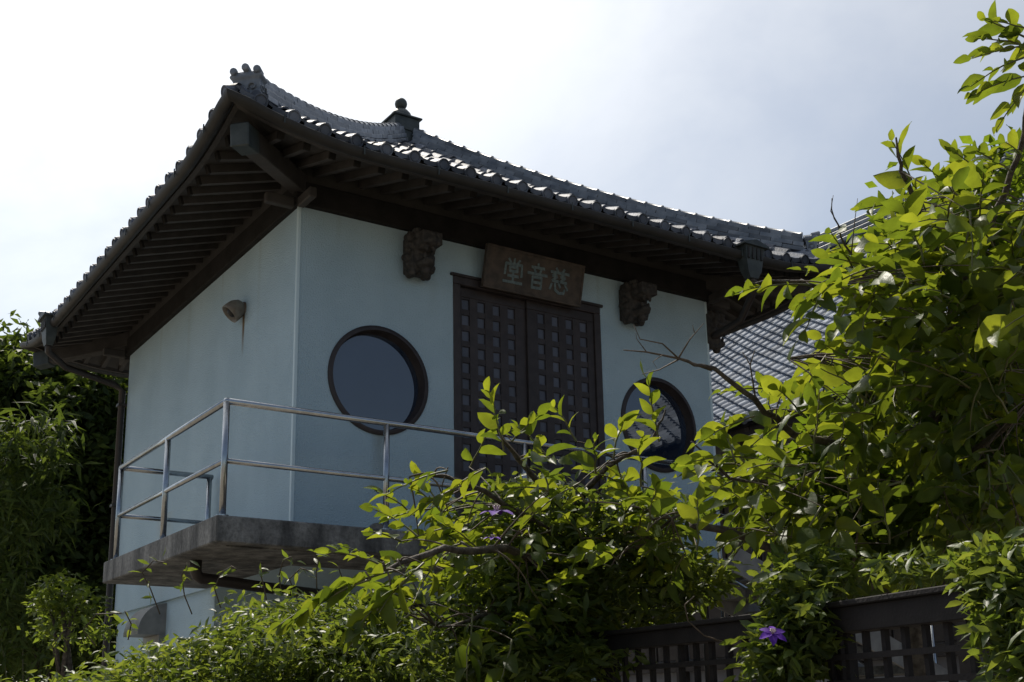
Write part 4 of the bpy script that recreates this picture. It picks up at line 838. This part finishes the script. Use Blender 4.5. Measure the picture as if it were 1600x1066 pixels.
# ------------------------------------------------------------------ fine foliage
def hedge():
    c = at(300, 1060, 6.3); T = thing('flowering_hedge', (c[0], c[1], GZ), 'sunlit small-leaved climbing hedge at lower left below the balcony', 'hedge')
    bl = [(60, 1128, 6.5, 110, 55, .8, 2200), (170, 1113, 6.4, 110, 65, .8, 2600), (270, 1078, 6.3, 110, 70, .8, 3200), (360, 1058, 6.2, 110, 75, .8, 3400), (450, 1022, 6.1, 110, 85, .8, 3600), (540, 1022, 6.0, 110, 85, .8, 3400), (620, 1052, 5.9, 90, 70, .7, 2200), (560, 972, 6.2, 60, 45, .5, 1000), (400, 1122, 5.6, 250, 60, .6, 2500)]
    P = blobs(bl, 1.15); tag(joined('foliage', CV, CF, rot_frames(P, .066), 'small', T), kind='stuff')
    st = MB(); lv = []
    for i in range(16): x = 40+i*38; a = at(x, 1080, 6.3); st.tube([(a[0], a[1], GZ), (a[0]+random.uniform(-.1, .1), a[1], GZ+.9), tuple(at(x+random.uniform(-20, 20), 1125 if x < 260 else 1050, 6.2))], [.025, .02, .012], 6)
    for pts in [[(250, 960), (235, 920), (222, 895), (240, 876), (262, 880)], [(300, 960), (288, 930), (284, 900), (292, 880)], [(345, 950), (335, 920), (345, 895), (362, 885), (370, 890)], [(440, 930), (436, 900), (442, 876), (455, 870)], [(495, 920), (494, 895), (498, 875), (490, 862)], [(540, 940), (535, 905), (528, 885)], [(150, 1010), (130, 985), (150, 960), (190, 958)], [(200, 1000), (205, 975), (195, 955)], [(470, 950), (452, 905), (470, 888), (485, 893)], [(90, 1050), (82, 1010), (100, 985)], [(420, 960), (412, 915), (405, 890)]]:
        pp = [V3(at(x, y, 6.1)) for x, y in pts]; sm = [pp[i].lerp(pp[i+1], t/3) for i in range(len(pp)-1) for t in range(3)]+[pp[-1]]; st.tube(sm, .0035, 5)
        for q in sm[2:]:
            if random.random() < .75: lv.append(q[:])
            if random.random() < .5: lv.append((q+V3((random.uniform(-.03, .03),)*3))[:])
    tag(joined('tendril_leaves', CV, CF, rot_frames(np.array(lv), .07), 'small', T), kind='stuff')
    st.build('stems', 'twig', T, smooth=True)
hedge()
def clematis(name, bl, stems, label, size=.10):
    c = at(bl[0][0], bl[0][1], bl[0][2]); T = thing(name, (c[0], c[1], GZ), label, 'climber', 'clematis climbers on the fence')
    P = blobs(bl); tag(joined('foliage', CV, CF, rot_frames(P, size), 'small', T), kind='stuff')
    st = MB()
    for l in stems:
        pp = [V3(at(*q)) for q in l]; sm = []
        for i in range(len(pp)-1):
            for t in range(4): sm.append(pp[i].lerp(pp[i+1], t/4))
        sm.append(pp[-1]); st.tube(sm, .0035, 5)
    g0 = V3((c[0], c[1], GZ)); st.tube([g0, g0+V3((.05, 0, .8)), V3(c)], [.02, .016, .008], 6)
    st.build('vine_stems', 'twig', T, smooth=True)
clematis('clematis_vine', [(1250, 960, 5.15, 65, 75, .25, 900), (1225, 1035, 5.1, 65, 60, .22, 650), (1270, 900, 5.4, 75, 45, .3, 500)], [[(1150, 1010, 5.4), (1100, 993, 5.4), (1075, 970, 5.4), (1070, 945, 5.4), (1085, 932, 5.4)]], 'clematis vine with pale green leaves hanging over the gap between fence panels')
clematis('clematis_vine', [(1575, 930, 4.05, 55, 80, .2, 620), (1545, 880, 4.2, 55, 35, .22, 300), (1590, 1020, 3.95, 40, 70, .2, 330), (1430, 885, 4.9, 80, 25, .25, 260), (1550, 985, 4.0, 20, 40, .12, 60)], [[(1560, 1000, 4.0), (1530, 960, 4.0)]], 'clematis vine with narrow leaves at the right edge above the fence', .085)
clematis('clematis_vine', [(900, 900, 6.9, 170, 90, .5, 2600), (820, 960, 6.6, 160, 100, .5, 2400), (980, 940, 7.1, 130, 70, .4, 1500), (830, 1040, 6.3, 140, 60, .4, 1500), (830, 800, 6.8, 100, 60, .4, 1000), (1000, 820, 6.6, 90, 60, .4, 900), (700, 1030, 6.6, 100, 50, .4, 800), (1080, 900, 6.9, 70, 40, .3, 500)], [[(700, 800, 6.2), (690, 760, 6.2), (700, 730, 6.2)], [(860, 830, 6.3), (830, 838, 6.2), (800, 828, 6.2)]], 'dense dark clematis mass under the middle shrub, draped over the lattice fence')
def flower(x, y, t, tilt, s, label):
    p = V3(at(x, y, t)); nrm = (V3(tuple(-_f))*tilt+V3((0, 0, 1))*(1-tilt)).normalized(); u = nrm.orthogonal().normalized(); w = nrm.cross(u)
    T = thing('clematis_flower', p, label, 'flower', 'purple clematis flowers')
    V, Fc = leaf_tpl(5, .26, .15, .06, .01, 9); pm = MB().add(V, Fc).mesh('petal', 'petal', True)
    for i in range(6):
        a = i*math.pi/3; d = u*math.cos(a)+w*math.sin(a); inst('petal', pm, T, lframe(p, d, nrm, s*random.uniform(.9, 1.1)))
    st = MB(); 
    for i in range(14):
        a = i*.9; st.tube([p, p+nrm*.03*s/.1+(u*math.cos(a)+w*math.sin(a))*.018*s/.1], .003, 4)
    st.build('stamens', 'stamen', T)
flower(776, 800, 5.6, .16, .10, 'purple clematis flower seen edge-on above the middle shrub')
flower(770, 840, 5.8, .2, .05, 'small half-hidden purple clematis flower just below the edge-on one')
flower(1207, 990, 4.75, .45, .062, 'purple clematis flower hanging by the fence gap at lower right')
# ------------------------------------------------------------------ trees behind on the left
def back_tree(name, base, bl, size, material, label, cat='tree', tpl=None, trunk=.25, down=-.2, group=None):
    b = at(*base); T = thing(name, (b[0], b[1], GZ), label, cat, group); P = blobs(bl)
    tag(joined('crown', tpl or SV, SF, rot_frames(P, size, down), material, T), kind='stuff')
    m = MB(); top = at(bl[0][0], bl[0][1], bl[0][2]); m.tube([(b[0], b[1], GZ), tuple((np.array([b[0], b[1], GZ])*.5+top*.5)+np.array([.2, 0, 0])), tuple(top)], [trunk, trunk*.7, trunk*.3], 10)
    for (x, y, t, *_r2) in bl[1:]:
        e = at(x, y, t); m.tube([tuple(top*.6+np.array([b[0], b[1], GZ])*.4), tuple(top*.4+e*.5+np.array([b[0], b[1], GZ])*.1), tuple(e)], [trunk*.45, trunk*.3, trunk*.12], 7)
    m.build('trunk', 'bark', T, smooth=True)
back_tree('evergreen_tree', (60, 1100, 27), [(60, 740, 27, 140, 190, 2.6, 9000), (150, 665, 26.5, 120, 115, 2.4, 8000), (-10, 640, 26.5, 115, 115, 2.4, 7000), (60, 620, 26.8, 90, 80, 2.2, 4000), (20, 900, 26, 150, 150, 2.4, 6000), (210, 760, 27.5, 90, 170, 2.2, 5000), (120, 900, 27.5, 140, 150, 2.2, 5000)], .30, 'back', 'tall dark evergreen tree rising behind the left wall edge', trunk=.35)
back_tree('evergreen_tree', (170, 1120, 30), [(140, 980, 30, 140, 130, 2.4, 6000), (230, 920, 30, 90, 170, 2.4, 5000), (40, 1000, 30, 120, 120, 2.4, 4500)], .30, 'back', 'low dark evergreen filling the gap behind the bright bush', trunk=.3)
back_tree('bright_bush', (110, 1080, 16), [(95, 925, 16, 40, 30, .5, 420), (125, 940, 16, 34, 26, .5, 300), (75, 945, 16, 30, 22, .4, 200), (115, 985, 16, 70, 34, .6, 420)], .12, 'bright', 'small bright yellow-green bush catching sun beneath the dark trees', 'bush', trunk=.08)
def bamboo():
    b = at(20, 1080, 23.5); T = thing('bamboo_clump', (b[0], b[1], GZ), 'bamboo clump with long drooping leaves at the left edge', 'bamboo')
    P = blobs([(60, 690, 22.5, 60, 60, 1.0, 420), (5, 735, 22.5, 80, 70, 1.2, 600), (50, 790, 22.5, 70, 60, 1.0, 420), (-10, 880, 22.5, 70, 80, 1.0, 400), (30, 980, 22.5, 70, 70, .9, 360)])
    tag(joined('leaves', BV, SF, rot_frames(P, .42, -.5), 'back', T), kind='stuff')
    cm = MB()
    for x, y in [(60, 650), (-10, 700)]:
        e = at(x, y+60, 23.5); cm = MB().tube([(b[0]+random.uniform(-.5, .5), b[1]+random.uniform(-.5, .5), GZ), tuple((np.array(e)+np.array([b[0], b[1], GZ]))/2+np.array([0, 0, .4])), tuple(e)], [.014, .012, .005], 8); cm.build('cane', 'bamboo', T, smooth=True)
bamboo()
